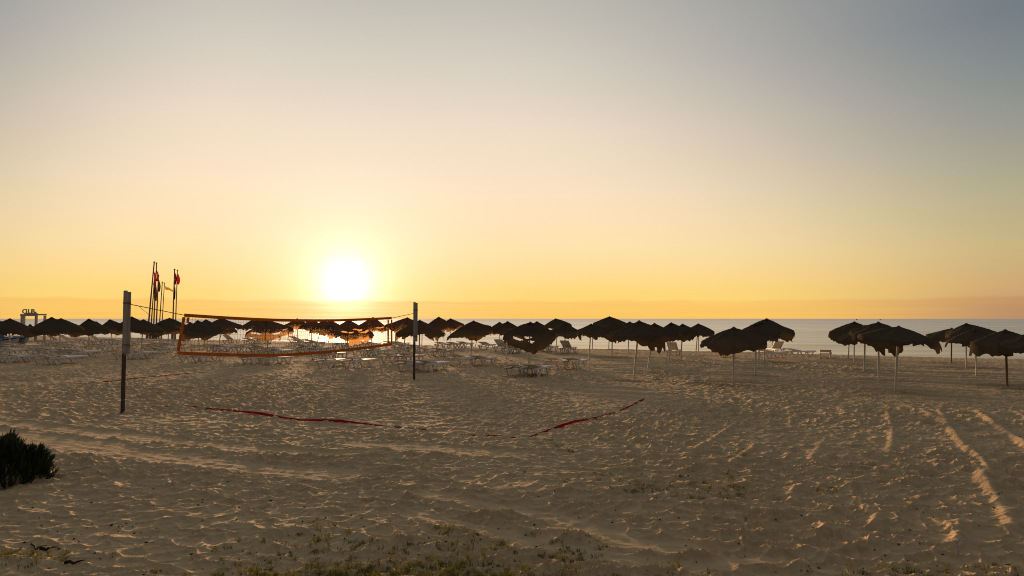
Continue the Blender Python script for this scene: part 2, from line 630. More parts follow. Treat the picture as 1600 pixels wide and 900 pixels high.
def raffia_material():
    m, nt = material('raffia')
    tc = nt.n('ShaderNodeTexCoord').outputs['Object']
    oi = nt.n('ShaderNodeObjectInfo').outputs['Random']
    fib = nt.noise(nt.mapping(tc, (5, 5, 42)), 1.0, 4, 0.7)
    blot = nt.noise(tc, 2.4, 4, 0.6)
    c = nt.mix(fib, (0.034, 0.027, 0.018, 1), (0.15, 0.116, 0.074, 1))
    c = nt.mix(nt.math('MULTIPLY', blot, 0.7), c, (0.072, 0.056, 0.037, 1))
    c = nt.mix(nt.math('MULTIPLY', oi, 0.35), c, (0.085, 0.060, 0.035, 1))
    d = nt.n('ShaderNodeBsdfDiffuse')
    nt.l(c, d.inputs['Color'])
    bp = nt.n('ShaderNodeBump')
    bp.inputs['Strength'].default_value = 0.8
    bp.inputs['Distance'].default_value = 0.03
    nt.l(fib, bp.inputs['Height'])
    nt.l(bp.outputs[0], d.inputs['Normal'])
    t = nt.n('ShaderNodeBsdfTranslucent')
    nt.l(nt.mix(1.0, c, (2.2, 1.7, 1.1, 1), 'MULTIPLY'), t.inputs['Color'])
    mx = nt.n('ShaderNodeMixShader')
    mx.inputs[0].default_value = 0.015
    nt.l(d.outputs[0], mx.inputs[1])
    nt.l(t.outputs[0], mx.inputs[2])
    # a little light finds its way straight on between the loose strands
    fw = nt.n('ShaderNodeBsdfRefraction', distribution='GGX')
    fw.inputs['Color'].default_value = (0.95, 0.50, 0.16, 1)
    fw.inputs['IOR'].default_value = 1.08
    fw.inputs['Roughness'].default_value = 1.0
    m2 = nt.n('ShaderNodeMixShader')
    m2.inputs[0].default_value = 0.03
    nt.l(mx.outputs[0], m2.inputs[1])
    nt.l(fw.outputs[0], m2.inputs[2])
    finish(nt, m2.outputs[0])
    return m


def cloth_material(name, c, trans=0.4):
    m, nt = material(name)
    tc = nt.n('ShaderNodeTexCoord').outputs['Object']
    nz = nt.noise(tc, 5.0, 3, 0.6)
    colr = nt.mix(nz, tuple(v * 0.75 for v in c), tuple(min(1, v * 1.2) for v in c))
    d = nt.n('ShaderNodeBsdfDiffuse')
    nt.l(colr, d.inputs['Color'])
    t = nt.n('ShaderNodeBsdfTranslucent')
    nt.l(colr, t.inputs['Color'])
    mx = nt.n('ShaderNodeMixShader')
    mx.inputs[0].default_value = trans
    nt.l(d.outputs[0], mx.inputs[1])
    nt.l(t.outputs[0], mx.inputs[2])
    finish(nt, mx.outputs[0])
    return m


def post_material():
    """painted white above, bare dark timber below"""
    m, nt = material('painted_timber')
    tc = nt.n('ShaderNodeTexCoord').outputs['Object']
    sp = nt.n('ShaderNodeSeparateXYZ')
    nt.l(tc, sp.inputs[0])
    nz = nt.noise(tc, 9.0, 4, 0.7)
    edge = nt.math('ADD', sp.outputs['Z'], nt.math('MULTIPLY', nz, 0.22))
    f = nt.ramp(nt.math('SUBTRACT', edge, 1.10), [(0.40, (0, 0, 0, 1)), (0.44, (1, 1, 1, 1))])
    grain = nt.noise(nt.mapping(tc, (30, 30, 2)), 1.0, 4, 0.6)
    white = nt.mix(grain, (0.27, 0.245, 0.22, 1), (0.44, 0.405, 0.37, 1))
    dark = nt.mix(grain, (0.045, 0.034, 0.024, 1), (0.10, 0.075, 0.05, 1))
    chips = nt.ramp(nt.noise(tc, 16.0, 3, 0.7), [(0.63, (0, 0, 0, 1)), (0.66, (1, 1, 1, 1))])
    low = nt.math('LESS_THAN', sp.outputs['Z'], 0.36)
    dark = nt.mix(nt.math('MULTIPLY', chips, low), dark, (0.42, 0.41, 0.40, 1))
    b = nt.n('ShaderNodeBsdfPrincipled')
    nt.l(nt.mix(f, dark, white), b.inputs['Base Color'])
    b.inputs['Roughness'].default_value = 0.75
    finish(nt, b.outputs[0])
    return m


M = {
    'sand': sand_material(),
    'sea': sea_material(),
    'raffia': raffia_material(),
    'white_pole': simple('white_painted_pole', (0.76, 0.72, 0.65, 1), (0.87, 0.83, 0.76, 1), 9, 0.6, spec=0.15),
    'wood_pole': simple('bare_wooden_pole', (0.22, 0.14, 0.07, 1), (0.36, 0.25, 0.13, 1), 12, 0.8, stretch=(1, 1, 0.15)),
    'plastic': simple('white_plastic', (0.80, 0.76, 0.69, 1), (0.88, 0.85, 0.78, 1), 4, 0.6, spec=0.15),
    'post': post_material(),
    'band': cloth_material('orange_band', (0.50, 0.20, 0.025, 1), 0.4),
    'net': simple('net_cord', (0.10, 0.09, 0.085, 1), (0.16, 0.15, 0.14, 1), 5, 0.9),
    'rope': simple('rope', (0.12, 0.09, 0.06, 1), (0.2, 0.16, 0.1, 1), 30, 0.9),
    'tape': cloth_material('red_tape', (0.34, 0.018, 0.022, 1), 0.05),
    'steel': simple('flagpole_paint', (0.24, 0.13, 0.085, 1), (0.34, 0.20, 0.14, 1), 3, 0.55, spec=0.3),
    'flag_red': cloth_material('red_flag', (0.55, 0.03, 0.03, 1), 0.4),
    'flag_dark': cloth_material('dark_flag', (0.16, 0.06, 0.05, 1), 0.3),
    'flag_yellow': cloth_material('yellow_flag', (0.70, 0.36, 0.06, 1), 0.4),
    'gate': simple('weathered_white_timber', (0.40, 0.36, 0.31, 1), (0.55, 0.50, 0.44, 1), 5, 0.7),
    'boat_blue': simple('blue_plastic', (0.010, 0.07, 0.17, 1), (0.016, 0.10, 0.23, 1), 4, 0.4),
    'boat_white': simple('boat_white', (0.42, 0.42, 0.41, 1), (0.58, 0.58, 0.56, 1), 4, 0.45),
    'iceplant': simple('ice_plant_leaf', (0.010, 0.020, 0.007, 1), (0.030, 0.048, 0.015, 1), 3.5, 0.6, spec=0.25),
    'stem': simple('plant_stem', (0.05, 0.03, 0.02, 1), (0.09, 0.06, 0.035, 1), 8, 0.9),
    'grass': cloth_material('dry_green_grass', (0.21, 0.19, 0.045, 1), 0.35),
    'driftwood': simple('driftwood', (0.02, 0.015, 0.011, 1), (0.05, 0.037, 0.026, 1), 14, 0.9),
    'pale_twig': simple('bleached_twig', (0.42, 0.38, 0.34, 1), (0.6, 0.56, 0.5, 1), 10, 0.85),
    'debris': simple('dark_debris', (0.015, 0.012, 0.01, 1), (0.05, 0.035, 0.025, 1), 4, 0.9),
    'ship': simple('ship_hull', (0.16, 0.12, 0.10, 1), (0.22, 0.17, 0.14, 1), 0.3, 0.7),
}

# ------------------------------------------------------------------ the beach, one sheet
def build_ground():
    th_in = np.linspace(R(-39.5), R(39.5), 880)
    th_l = np.linspace(R(-180), R(-39.5), 60)[:-1]
    th_r = np.linspace(R(39.5), R(180), 60)[1:-1]
    th = np.concatenate([th_l, th_in, th_r])
    rr = [0.6]
    while rr[-1] < 420:
        r = rr[-1]
        st = 0.03 if r < 5 else 0.0026 if r < 12 else 0.0046 if r < 38 else 0.010 if r < 100 else 0.05
        rr.append(r * (1 + st))
    rr = np.array(rr)
    nr, nt_ = len(rr), len(th)
    X = rr[:, None] * np.sin(th)[None, :]
    Y = rr[:, None] * np.cos(th)[None, :]
    Z, trod = height(X.ravel(), Y.ravel(), True)
    Z = Z.reshape(X.shape)
    fade = smooth(300, 420, rr)[:, None]
    Z = np.where(Z < -1.0, Z, Z * (1 - fade))
    co = np.stack([X, Y, Z], -1).reshape(-1, 3)
    co = np.vstack([co, [[0, 0, 0]]])
    ctr = nr * nt_
    i = np.arange(nr - 1)[:, None]
    j = np.arange(nt_)[None, :]
    j2 = (j + 1) % nt_
    quads = np.stack([i * nt_ + j, (i + 1) * nt_ + j, (i + 1) * nt_ + j2, i * nt_ + j2], -1).reshape(-1, 4)[:, ::-1]
    tris = np.array([[ctr, int(a), int((a + 1) % nt_)] for a in range(nt_)])[:, ::-1]
    me = bpy.data.meshes.new('sand_beach')
    nv, nq, ntr = len(co), len(quads), len(tris)
    me.vertices.add(nv)
    me.vertices.foreach_set('co', co.astype(np.float32).ravel())
    loops = np.concatenate([quads.ravel(), tris.ravel()]).astype(np.int32)
    me.loops.add(len(loops))
    me.loops.foreach_set('vertex_index', loops)
    me.polygons.add(nq + ntr)
    starts = np.concatenate([np.arange(nq) * 4, nq * 4 + np.arange(ntr) * 3]).astype(np.int32)
    me.polygons.foreach_set('loop_start', starts)
    me.polygons.foreach_set('use_smooth', np.ones(nq + ntr, bool))
    me.update(calc_edges=True)
    me.validate()
    at_ = me.attributes.new('trodden', 'FLOAT', 'POINT')
    at_.data.foreach_set('value', np.append(trod, 1.0).astype(np.float32))
    me.materials.append(M['sand'])
    o = bpy.data.objects.new('sand_beach', me)
    COL.objects.link(o)
    tag(o, 'trodden pale brown sand beach covered in footprints and wheel tracks', kind='structure')
    return o


build_ground()

SEA_Z = -1.4
sea_v, sea_f = [], []
S = 60000
sea = mesh_obj('sea', [(-S, -S, SEA_Z), (S, -S, SEA_Z), (S, S, SEA_Z), (-S, S, SEA_Z)], [(0, 1, 2, 3)], M['sea'])
tag(sea, 'calm grey and gold sea reaching to the horizon', kind='structure')

# ------------------------------------------------------------------ beach umbrellas
UG = 'raffia beach umbrellas on the sand'


def interp4(phi, r, b, l, f):
    c, s = math.cos(phi), math.sin(phi)
    k = abs(s)
    return (r if c > 0 else l) * (1 - k) + (b if s > 0 else f) * k


def make_umbrella(idx, bx, by, tx, ty, lx, ly, rx, ry, fy, label, wood=False, torn=0, flaps=(), bulge=None, curtain=()):
    rnd = random.Random(500 + idx)
    base = at(bx, by)
    D = base.y
    m = D / F * (1.0 / 1.0)
    gx, gy = base.x, base.y
    g = base_z(gx, gy)
    azm = math.atan2(gx, gy)
    root = empty('beach_umbrella', (gx, gy, g), -azm)
    tag(root, label, 'beach umbrella', UG)
    tipw = at_depth(tx, ty, D)
    ht = tipw.z - g
    hp = ht - 0.04
    ca = math.cos(azm)
    lean = (tx - bx) * m / 1.0
    lean -= (ty - by) * 0  # verticals converge only slightly
    # vertical line through the base, seen with the camera pitch, drifts a little: take that out
    vx = at_depth(bx, by, D).x
    lean = (tipw.x - vx) * ca
    pole = MB()
    n = 6
    pts = []
    for k in range(n + 1):
        u = k / n
        pts.append((lean * u + 0.0, 0.0, -0.25 + (hp + 0.25) * u))
    rad = 0.034 if not wood else 0.036
    pole.tube(pts, rad, 8)
    po = pole.build('pole', M['wood_pole' if wood else 'white_pole'], root, True)
    # canopy
    er = max(0.3, (rx - tx) * m * 1.0)
    el = max(0.3, (tx - lx) * m * 1.0)
    R0 = min(1.15, max(0.7, 0.5 * (er + el)))
    zr, zl, zf = (ry - ty) * m, (ly - ty) * m, (fy - ty) * m
    zb = max(0.25, 0.5 * (zr + zl) * rnd.uniform(0.7, 1.0))
    J, K = 64, 26
    ph1, ph2, ph3 = rnd.uniform(0, 6.3), rnd.uniform(0, 6.3), rnd.uniform(0, 6.3)
    nrib = 8
    verts, faces = [(lean, 0, ht)], []
    slits = {}
    if torn:        # long narrow tears between the strands on the front half
        for row in ((15, 19) if torn > 0.5 else (20,)):
            runs, j0 = [], int(J * 0.56) + rnd.randint(0, 3)
            while j0 < J * 0.93:
                ln_ = rnd.randint(3, 9)
                if rnd.random() < 0.35 + 0.4 * torn:
                    runs.append((j0, j0 + ln_))
                j0 += ln_ + rnd.randint(1, 3)
            slits[row] = runs
            slits[row + 1] = [(a0 + 1, a1 - 1) for a0, a1 in runs]
    rimw = [rnd.uniform(-1, 1) for _ in range(J)]
    for k in range(1, K + 1):
        u = k / K
        for j in range(J):
            phi = 2 * math.pi * j / J
            c, s = math.cos(phi), math.sin(phi)
            e = er if c > 0 else el
            rr = 1 / math.sqrt((c / e) ** 2 + (s / R0) ** 2)
            dz = interp4(phi, zr, zb, zl, zf)
            rib = abs(math.sin(phi * nrib / 2 + ph1))
            z = ht - dz * (u ** (1.12 if u < 0.7 else 1.2)) - 0.02
            z -= 0.055 * (rib - 0.5) * math.sin(math.pi * min(1, u * 1.05)) * rr
            z += u ** 2 * (0.035 * math.sin(3 * phi + ph2) + 0.025 * math.sin(7 * phi + ph3))
            z += 0.008 * rnd.uniform(-1, 1)
            if bulge:
                bphi, bw, bd = bulge
                dphi = math.atan2(math.sin(phi - bphi), math.cos(phi - bphi))
                z -= bd * math.exp(-(dphi / bw) ** 2) * u ** 3
            rr2 = rr * (1 + 0.02 * math.sin(5 * phi + ph3) * u + 0.012 * rimw[j] * u)
            verts.append((lean * (1 - 0.0) + c * rr2 * u, s * rr2 * u, z))
    # short ragged skirt of loose raffia round the rim
    for k in (1, 2, 3):
        for j in range(J):
            phi = 2 * math.pi * j / J
            px_, py_, pz_ = verts[1 + (K - 1) * J + j]
            hang = (0.040 + 0.035 * rnd.random() + 0.022 * math.sin(4 * phi + ph2)) * k
            for (p0, p1, l0, l1) in curtain:
                q = (math.degrees(phi) - p0) % 360 / (p1 - p0)
                if q <= 1:
                    hang += (l0 + (l1 - l0) * q) * k / 3 * (0.85 + 0.15 * math.sin(phi * 17 + ph1) * (k == 3)) * min(1, q * 6, (1 - q) * 6 + 0.2)
            verts.append((px_ + math.cos(phi) * 0.018 * k, py_ + math.sin(phi) * 0.018 * k, pz_ - max(0.03, hang)))
    for j in range(J):
        faces.append((0, 1 + j, 1 + (j + 1) % J))
    for k in range(K + 2):
        for j in range(J):
            j2 = (j + 1) % J
            phi = 2 * math.pi * (j + .5) / J
            if torn and k in slits:
                if any(a0 <= j < a1 for a0, a1 in slits[k]):
                    continue
            a = 1 + k * J
            if k == K + 1 and rnd.random() < 0.12:
                continue
            faces.append((a + j, a + J + j, a + J + j2, a + j2))
    # flaps and tatters hanging from the rim: (phi in degrees, width, length)
    for (pd, wd, ln) in flaps:
        phi = R(pd)
        j = int(round(phi / (2 * math.pi) * J)) % J
        ox, oy, oz = verts[1 + (K - 1) * J + j]
        tx_, ty_ = -math.sin(phi), math.cos(phi)
        nseg = 5
        b0 = len(verts)
        for q in range(nseg + 1):
            u = q / nseg
            wv = wd * (1 - 0.45 * u)
            sway = 0.05 * math.sin(u * 5 + ph1)
            for sd in (-1, 1):
                verts.append((ox + tx_ * wv * sd * .5 + sway * 0.6, oy + ty_ * wv * sd * .5 + sway, oz + 0.03 - ln * u + 0.02 * rnd.uniform(-1, 1) - (0.06 * (sd > 0) if q == nseg else 0)))
        for q in range(nseg):
            faces.append((b0 + 2 * q, b0 + 2 * q + 1, b0 + 2 * q + 3, b0 + 2 * q + 2))
    cano = mesh_obj('canopy', verts, faces, M['raffia'], root, True)
    # tuft cap over the tip
    cap = MB()
    cap.tube([(lean, 0, ht - 0.10), (lean, 0, ht - 0.05), (lean, 0, ht - 0.008), (lean, 0, ht + 0.02)], [0.17, 0.11, 0.045, 0.012], 10)
    cap.build('cap', M['raffia'], root, True)
    return root


UMB = [
    # bx, by, tx, ty, lx, ly, rx, ry, fy, label, options
    (-6, 552, -6, 499, -34, 514, 22, 514, 518, 'dark umbrella cut by the left edge, beyond the pedal boat', {}),
    (15, 554, 15.6, 497.5, -12, 513, 43, 512, 517, 'dark umbrella on thin white pole right in front of the blue pedal boat', {}),
    (44, 533, 47, 506.5, 36, 519, 60, 518, 524, 'small far umbrella peeking up under the sign gate', {}),
    (78, 547.5, 80.7, 495.3, 56, 511, 107, 512, 519, 'umbrella with the high peak just right of the sign gate', {}),
    (92, 558.6, 95.4, 497.3, 57, 513, 127, 512, 517, 'wide dark umbrella, nearest one between sign gate and left net post', {}),
    (118, 529, 118, 506, 104, 517, 134, 517, 523, 'low far umbrella mostly hidden behind the wide one right of the sign gate', {}),
    (139, 550, 139, 498, 122, 511, 166, 515, 518, 'umbrella with a clean cone shape halfway between sign gate and left net post', {}),
    (150, 531, 150, 502, 136, 513, 166, 513, 519, 'far umbrella peeking out to the right of the clean cone shaped one', {}),
    (177, 542, 172, 499, 158, 512, 196, 509, 517, 'umbrella directly left of the left net post with a pale torn spot', {'torn': 0.2}),
    (181, 528, 182, 503, 168, 514, 198, 514, 520, 'far umbrella on the crest behind the left net post', {}),
    (203, 542, 206, 494.5, 186, 508, 232, 510, 517, 'tall umbrella peak just right of the left net post, behind another', {}),
    (219.5, 553, 224.4, 499, 197, 509, 254, 518, 515, 'broad umbrella sloping right on leaning white pole, left of the flagpoles', {}),
    (262, 539, 265, 496.5, 240, 508, 288, 508, 511, 'flat wide umbrella right under the two flagpoles nearest the net', {}),
    (252, 544, 251, 505, 236, 516, 283, 513, 521, 'low umbrella below the flat wide one at the flagpoles', {}),
    (228, 530, 236, 509, 222, 518, 258, 518, 522, 'far umbrella on the crest at the foot of the leaning flagpoles', {}),
    (312, 547, 309, 500.5, 286, 520, 342, 515, 526, 'umbrella with left side drooping low, at the left end of the net', {'bulge': (R(195), .5, .25)}),
    (297, 537, 297, 503, 284, 514, 315, 514, 518, 'small far umbrella peak by the upper left corner of the net', {}),
    (318, 545, 322, 499, 304, 511, 345, 513, 518, 'umbrella peak second from the left end behind the net', {'torn': 0.3}),
    (343, 541, 345, 497, 322, 509, 376, 508, 512, 'umbrella ending in a thin right tip, third peak behind the net', {'flaps': ((330, .2, .3),)}),
    (341, 533, 352, 503, 334, 516, 369, 517, 519, 'ragged umbrella hanging low below the third peak behind the net', {'flaps': ((20, .25, .25),)}),
    (402, 537, 400.5, 496.8, 378, 510, 444, 508, 511, 'umbrella with its peak rising over the top net band left of the sun', {'flaps': ((190, .2, .2),)}),
    (419, 552, 416, 501.5, 387, 520, 457, 512, 526, 'drooping umbrella with two hanging tatters, behind the net left of the sun', {'torn': 0.2, 'flaps': ((-28, .16, .55), (-14, .16, .6), (-50, .12, .3))}),
    (465, 534, 464.4, 497.5, 446, 508, 486, 510, 512, 'small umbrella with rounded peak over the net band, first one left of the sun glare', {}),
    (487, 535, 486, 498.5, 468, 510, 508, 510, 513, 'small low umbrella peak just left of the sun glare', {}),
    (494, 537, 505, 500, 484, 517, 530, 513, 519, 'umbrella with a tattered left rim under the sun glare', {'flaps': ((185, .1, .35), (200, .12, .4), (215, .1, .3))}),
    (513, 534, 517, 500.5, 500, 511, 540, 513, 515, 'far umbrella on the crest below the sun, behind the tattered one', {}),
    (540.5, 562, 545, 499.5, 514, 518, 582, 520, 524, 'glowing torn umbrella right below the sun on a thin pole', {'torn': 1.0, 'curtain': ((-110, -15, .32, .20),)}),
    (580, 538, 582.8, 495.5, 558, 511, 606, 512, 516, 'umbrella with rounded peak above the right end of the net band', {'torn': 0.4}),
    (629, 553, 636.6, 496, 602, 507, 664, 511, 513, 'umbrella left of the right net post with a sagging front flap', {'curtain': ((-130, -70, .30, .30),)}),
    (654.6, 567, 656, 500, 619, 520, 694, 519, 519, 'large umbrella right behind the right net post, both sides drooping', {'curtain': ((172, 214, .45, .30), (-75, -40, .2, .25)), 'flaps': ((-12, .12, .38), (-4, .12, .45))}),
    (659, 540, 660, 503, 645, 514, 680, 514, 518, 'far umbrella hidden behind the large one at the right net post', {}),
    (683, 547, 685.6, 495, 667, 507, 712, 509, 513, 'umbrella with high round peak, first one right of the right net post', {}),
    (703, 536, 704, 497.5, 688, 509, 724.5, 506, 512, 'small umbrella overlapping the right side of the high round one', {}),
    (735, 557, 740, 501, 699, 525, 767, 510, 524, 'umbrella with left rim dipping low, between right net post and torn bulging one', {'flaps': ((-10, .1, .3), (-20, .1, .35))}),
    (741, 540, 752, 508, 738, 517, 775, 514, 522, 'far umbrella behind the one whose left rim dips low', {'flaps': ((-20, .12, .35),)}),
    (781, 537, 780.5, 503, 764, 514, 798, 514, 518, 'left one of the two twin peaks left of the bulging torn umbrella', {}),
    (791.4, 561, 793.2, 502, 773, 513, 812, 511, 516, 'right one of the two twin peaks left of the bulging torn umbrella', {'torn': 0.3}),
    (825, 572, 828.7, 503, 787, 519, 866, 519, 541, 'large torn umbrella whose front rim bulges far down', {'torn': 0.8}),
    (841, 542, 839, 502, 822, 513, 856, 512, 520, 'far umbrella peak behind the large torn bulging one', {'flaps': ((-60, .3, .4), (-40, .3, .35))}),
    (870, 543, 868.4, 497.5, 849, 510, 893, 506, 511, 'umbrella with high peak right of the large torn bulging one', {}),
    (881.6, 552, 883.8, 505, 858, 517, 907, 518, 524, 'umbrella with dark flaps hanging from its right rim, middle of the beach', {'curtain': ((-38, 8, .25, .55),)}),
    (919.5, 565, 923.6, 506, 902, 517, 950, 514, 521, 'umbrella on a leaning pole left of the tallest middle peak', {}),
    (925, 546, 927, 509, 911, 519, 944, 519, 521, 'far umbrella hidden behind the one left of the tallest middle peak', {}),
    (951, 546, 952.5, 494.3, 927, 505, 979, 505, 510, 'umbrella with the tallest peak in the middle of the beach', {'torn': 0.3}),
    (956, 558, 957, 505, 934, 516, 1003, 515, 525, 'umbrella directly below the tallest middle peak', {}),
    (980.7, 552, 984, 502.5, 964, 513, 1008, 513, 518, 'umbrella mostly hidden between the tallest middle peak and the leaning near one', {}),
    (989, 593, 998.7, 501, 960, 521, 1037, 517, 524, 'nearest umbrella of the middle cluster, leaning, with tattered right side', {'curtain': ((-110, 8, .10, .72),)}),
    (1010, 581, 1022.7, 505, 1004, 517, 1056, 522, 530, 'umbrella on a strongly leaning pole behind the nearest middle one', {}),
    (1045, 565, 1048.7, 504, 1028, 517, 1072, 513, 526, 'umbrella with a sagging front, third peak from the right in the middle cluster', {}),
    (1063.5, 563, 1066.7, 506, 1046, 519, 1088, 515, 526, 'second umbrella peak from the right end of the middle cluster', {'flaps': ((-45, .08, .25), (-60, .08, .22))}),
    (1086.4, 554, 1091, 505.5, 1070, 518, 1114, 516, 522, 'rightmost umbrella of the middle cluster with a ragged right edge', {'flaps': ((-60, .1, .2), (-3, .25, .15))}),
    (1091, 548, 1092, 510, 1076, 519, 1107, 518, 521, 'far umbrella behind the rightmost one of the middle cluster', {}),
    (1145, 600, 1146.6, 511, 1099, 533, 1194, 530, 540, 'near umbrella with both rims drooping, alone right of the middle cluster', {'torn': 0.4}),
    (1179.6, 586, 1182, 504.5, 1152, 520, 1213, 520, 528, 'umbrella between the lone near one and the wide one with pale edge', {}),
    (1193, 566, 1198, 497.5, 1166, 511, 1236, 517, 524, 'wide umbrella with pale right edge, tallest right of the middle cluster', {'curtain': ((-60, -8, .25, .25),)}),
    (1184.5, 574, 1188, 502, 1160, 516, 1216, 517, 525, 'umbrella hidden under the wide one with the pale edge', {'flaps': ((-30, .25, .35),)}),
    (1206, 549, 1207, 506, 1190, 517, 1224, 517, 522, 'far umbrella on the crest behind the wide one with the pale edge', {}),
    (1334, 568, 1335, 502.5, 1299.5, 518, 1362, 514, 525, 'umbrella at the left end of the right hand group with folded left rim', {'bulge': (R(215), .5, .22)}),
    (1324.7, 562, 1328, 508, 1306, 520, 1350, 519, 526, 'umbrella hidden behind the left end of the right hand group', {}),
    (1350, 580, 1352, 508, 1312, 530, 1385, 521, 529, 'umbrella second from the left in the right hand group, left rim low', {}),
    (1373, 594, 1372.4, 503, 1333, 518, 1412, 519, 526, 'umbrella with a torn flap hanging at its pole, middle of the right hand group', {'curtain': ((-105, -35, .55, .50),)}),
    (1397.7, 611, 1404, 509.5, 1347, 521, 1457, 532, 529, 'nearest umbrella of all, right rim bulging low like a bag', {'bulge': (R(-25), .45, .14)}),
    (1486, 567, 1487, 512.5, 1453, 524, 1508, 521, 527, 'umbrella with a thin left tip on a brown pole, left end of the rightmost group', {'wood': True}),
    (1509, 575, 1510, 505, 1483, 518, 1548, 519, 529, 'umbrella with the highest peak in the rightmost group', {}),
    (1526, 587, 1523, 513.5, 1484, 532, 1552, 526, 533, 'umbrella in front of the highest peak of the rightmost group', {'flaps': ((-12, .12, .2),)}),
    (1574, 603, 1570.7, 515, 1525, 533, 1612, 531, 543, 'umbrella on a brown pole near the right edge, flap hanging left', {'wood': True, 'curtain': ((174, 236, .55, .12),)}),
    (1608, 607, 1608, 520, 1570, 534, 1650, 534, 543, 'umbrella cut off by the right edge', {'wood': True}),
]
for i, u in enumerate(UMB):
    make_umbrella(i, *u[:9], u[9], **u[10])

# ------------------------------------------------------------------ sun loungers
LW, LL, LH = 0.64, 1.95, 0.36


def lounger_proto(rise):
    root = empty('sun_lounger', (0, 0, 0))
    hinge = -0.12
    # seat: rails and slats
    b = MB()
    for sx in (-1, 1):
        b.box((sx * (LW / 2 - 0.03), 0.0, LH - 0.035), (0.055, LL, 0.07))
    b.box((0, LL / 2 - 0.03, LH - 0.02), (LW - 0.115, 0.055, 0.05))
    y = hinge + 0.06
    while y < LL / 2 - 0.08:
        b.box((0, y, LH - 0.012), (LW - 0.112, 0.084, 0.022))
        y += 0.092
    b.build('seat', M['plastic'], root)
    k = MB()
    L = LL / 2 + hinge - 0.02
    ca, sa = math.cos(rise), math.sin(rise)
    rot = Matrix.Rotation(-rise, 3, 'X')
    for q in range(9):
        d = 0.04 + q * (L - 0.08) / 8
        k.box((0, hinge - ca * d, LH + 0.015 + sa * d), (LW - 0.10, 0.094, 0.024), rot)
    for sx in (-1, 1):
        k.box((sx * (LW / 2 - 0.045), hinge - ca * L / 2, LH + 0.012 + sa * L / 2), (0.045, L, 0.05), rot)
    k.build('backrest', M['plastic'], root)
    for yc in (-0.55, 0.58):
        for sx in (-1, 1):
            g = MB()
            x = sx * (LW / 2 - 0.05)
            g.bar((x, yc - 0.24, LH - 0.07), (x, yc - 0.045, 0.0), 0.05, 0.055)
            g.bar((x, yc + 0.24, LH - 0.07), (x, yc + 0.045, 0.0), 0.05, 0.055)
            g.box((x, yc, -0.005), (0.052, 0.13, 0.03))
            g.build('leg', M['plastic'], root)
    s = MB()
    for yc in (-0.72, 0.75):
        s = MB()
        s.box((0, yc, LH - 0.13), (LW - 0.16, 0.035, 0.035))
        s.build('stretcher', M['plastic'], root)
    return root


HEAD = R(-23)
protos = {}


def make_lounger(px, py, label, rise=9, turn=0.0):
    if rise not in protos:
        protos[rise] = lounger_proto(R(rise))
        o = protos[rise]
    else:
        o = copy_tree(protos[rise])
    rz = HEAD + R(turn)
    c = at(px, py)
    off = Matrix.Rotation(rz, 3, 'Z') @ Vector((-LW / 2 + 0.05, -0.85, 0))
    x, y = c.x - off.x, c.y - off.y
    o.location = (x, y, base_z(x, y) + 0.005)
    o.rotation_euler = (0, 0, rz)
    tag(o, label, 'sun lounger', 'white plastic sun loungers on the sand')
    return o


def pair(x0, x1, y, where, rise=(9, 9), names=('left', 'right')):
    for x, nm, rs, k in ((x0, names[0], rise[0], 0), (x1, names[1], rise[1], 1)):
        make_lounger(x, y + (0.0 if k == 0 else 0.6), f'white lounger, {nm} of the pair {where}', rs, random.uniform(-4, 4))


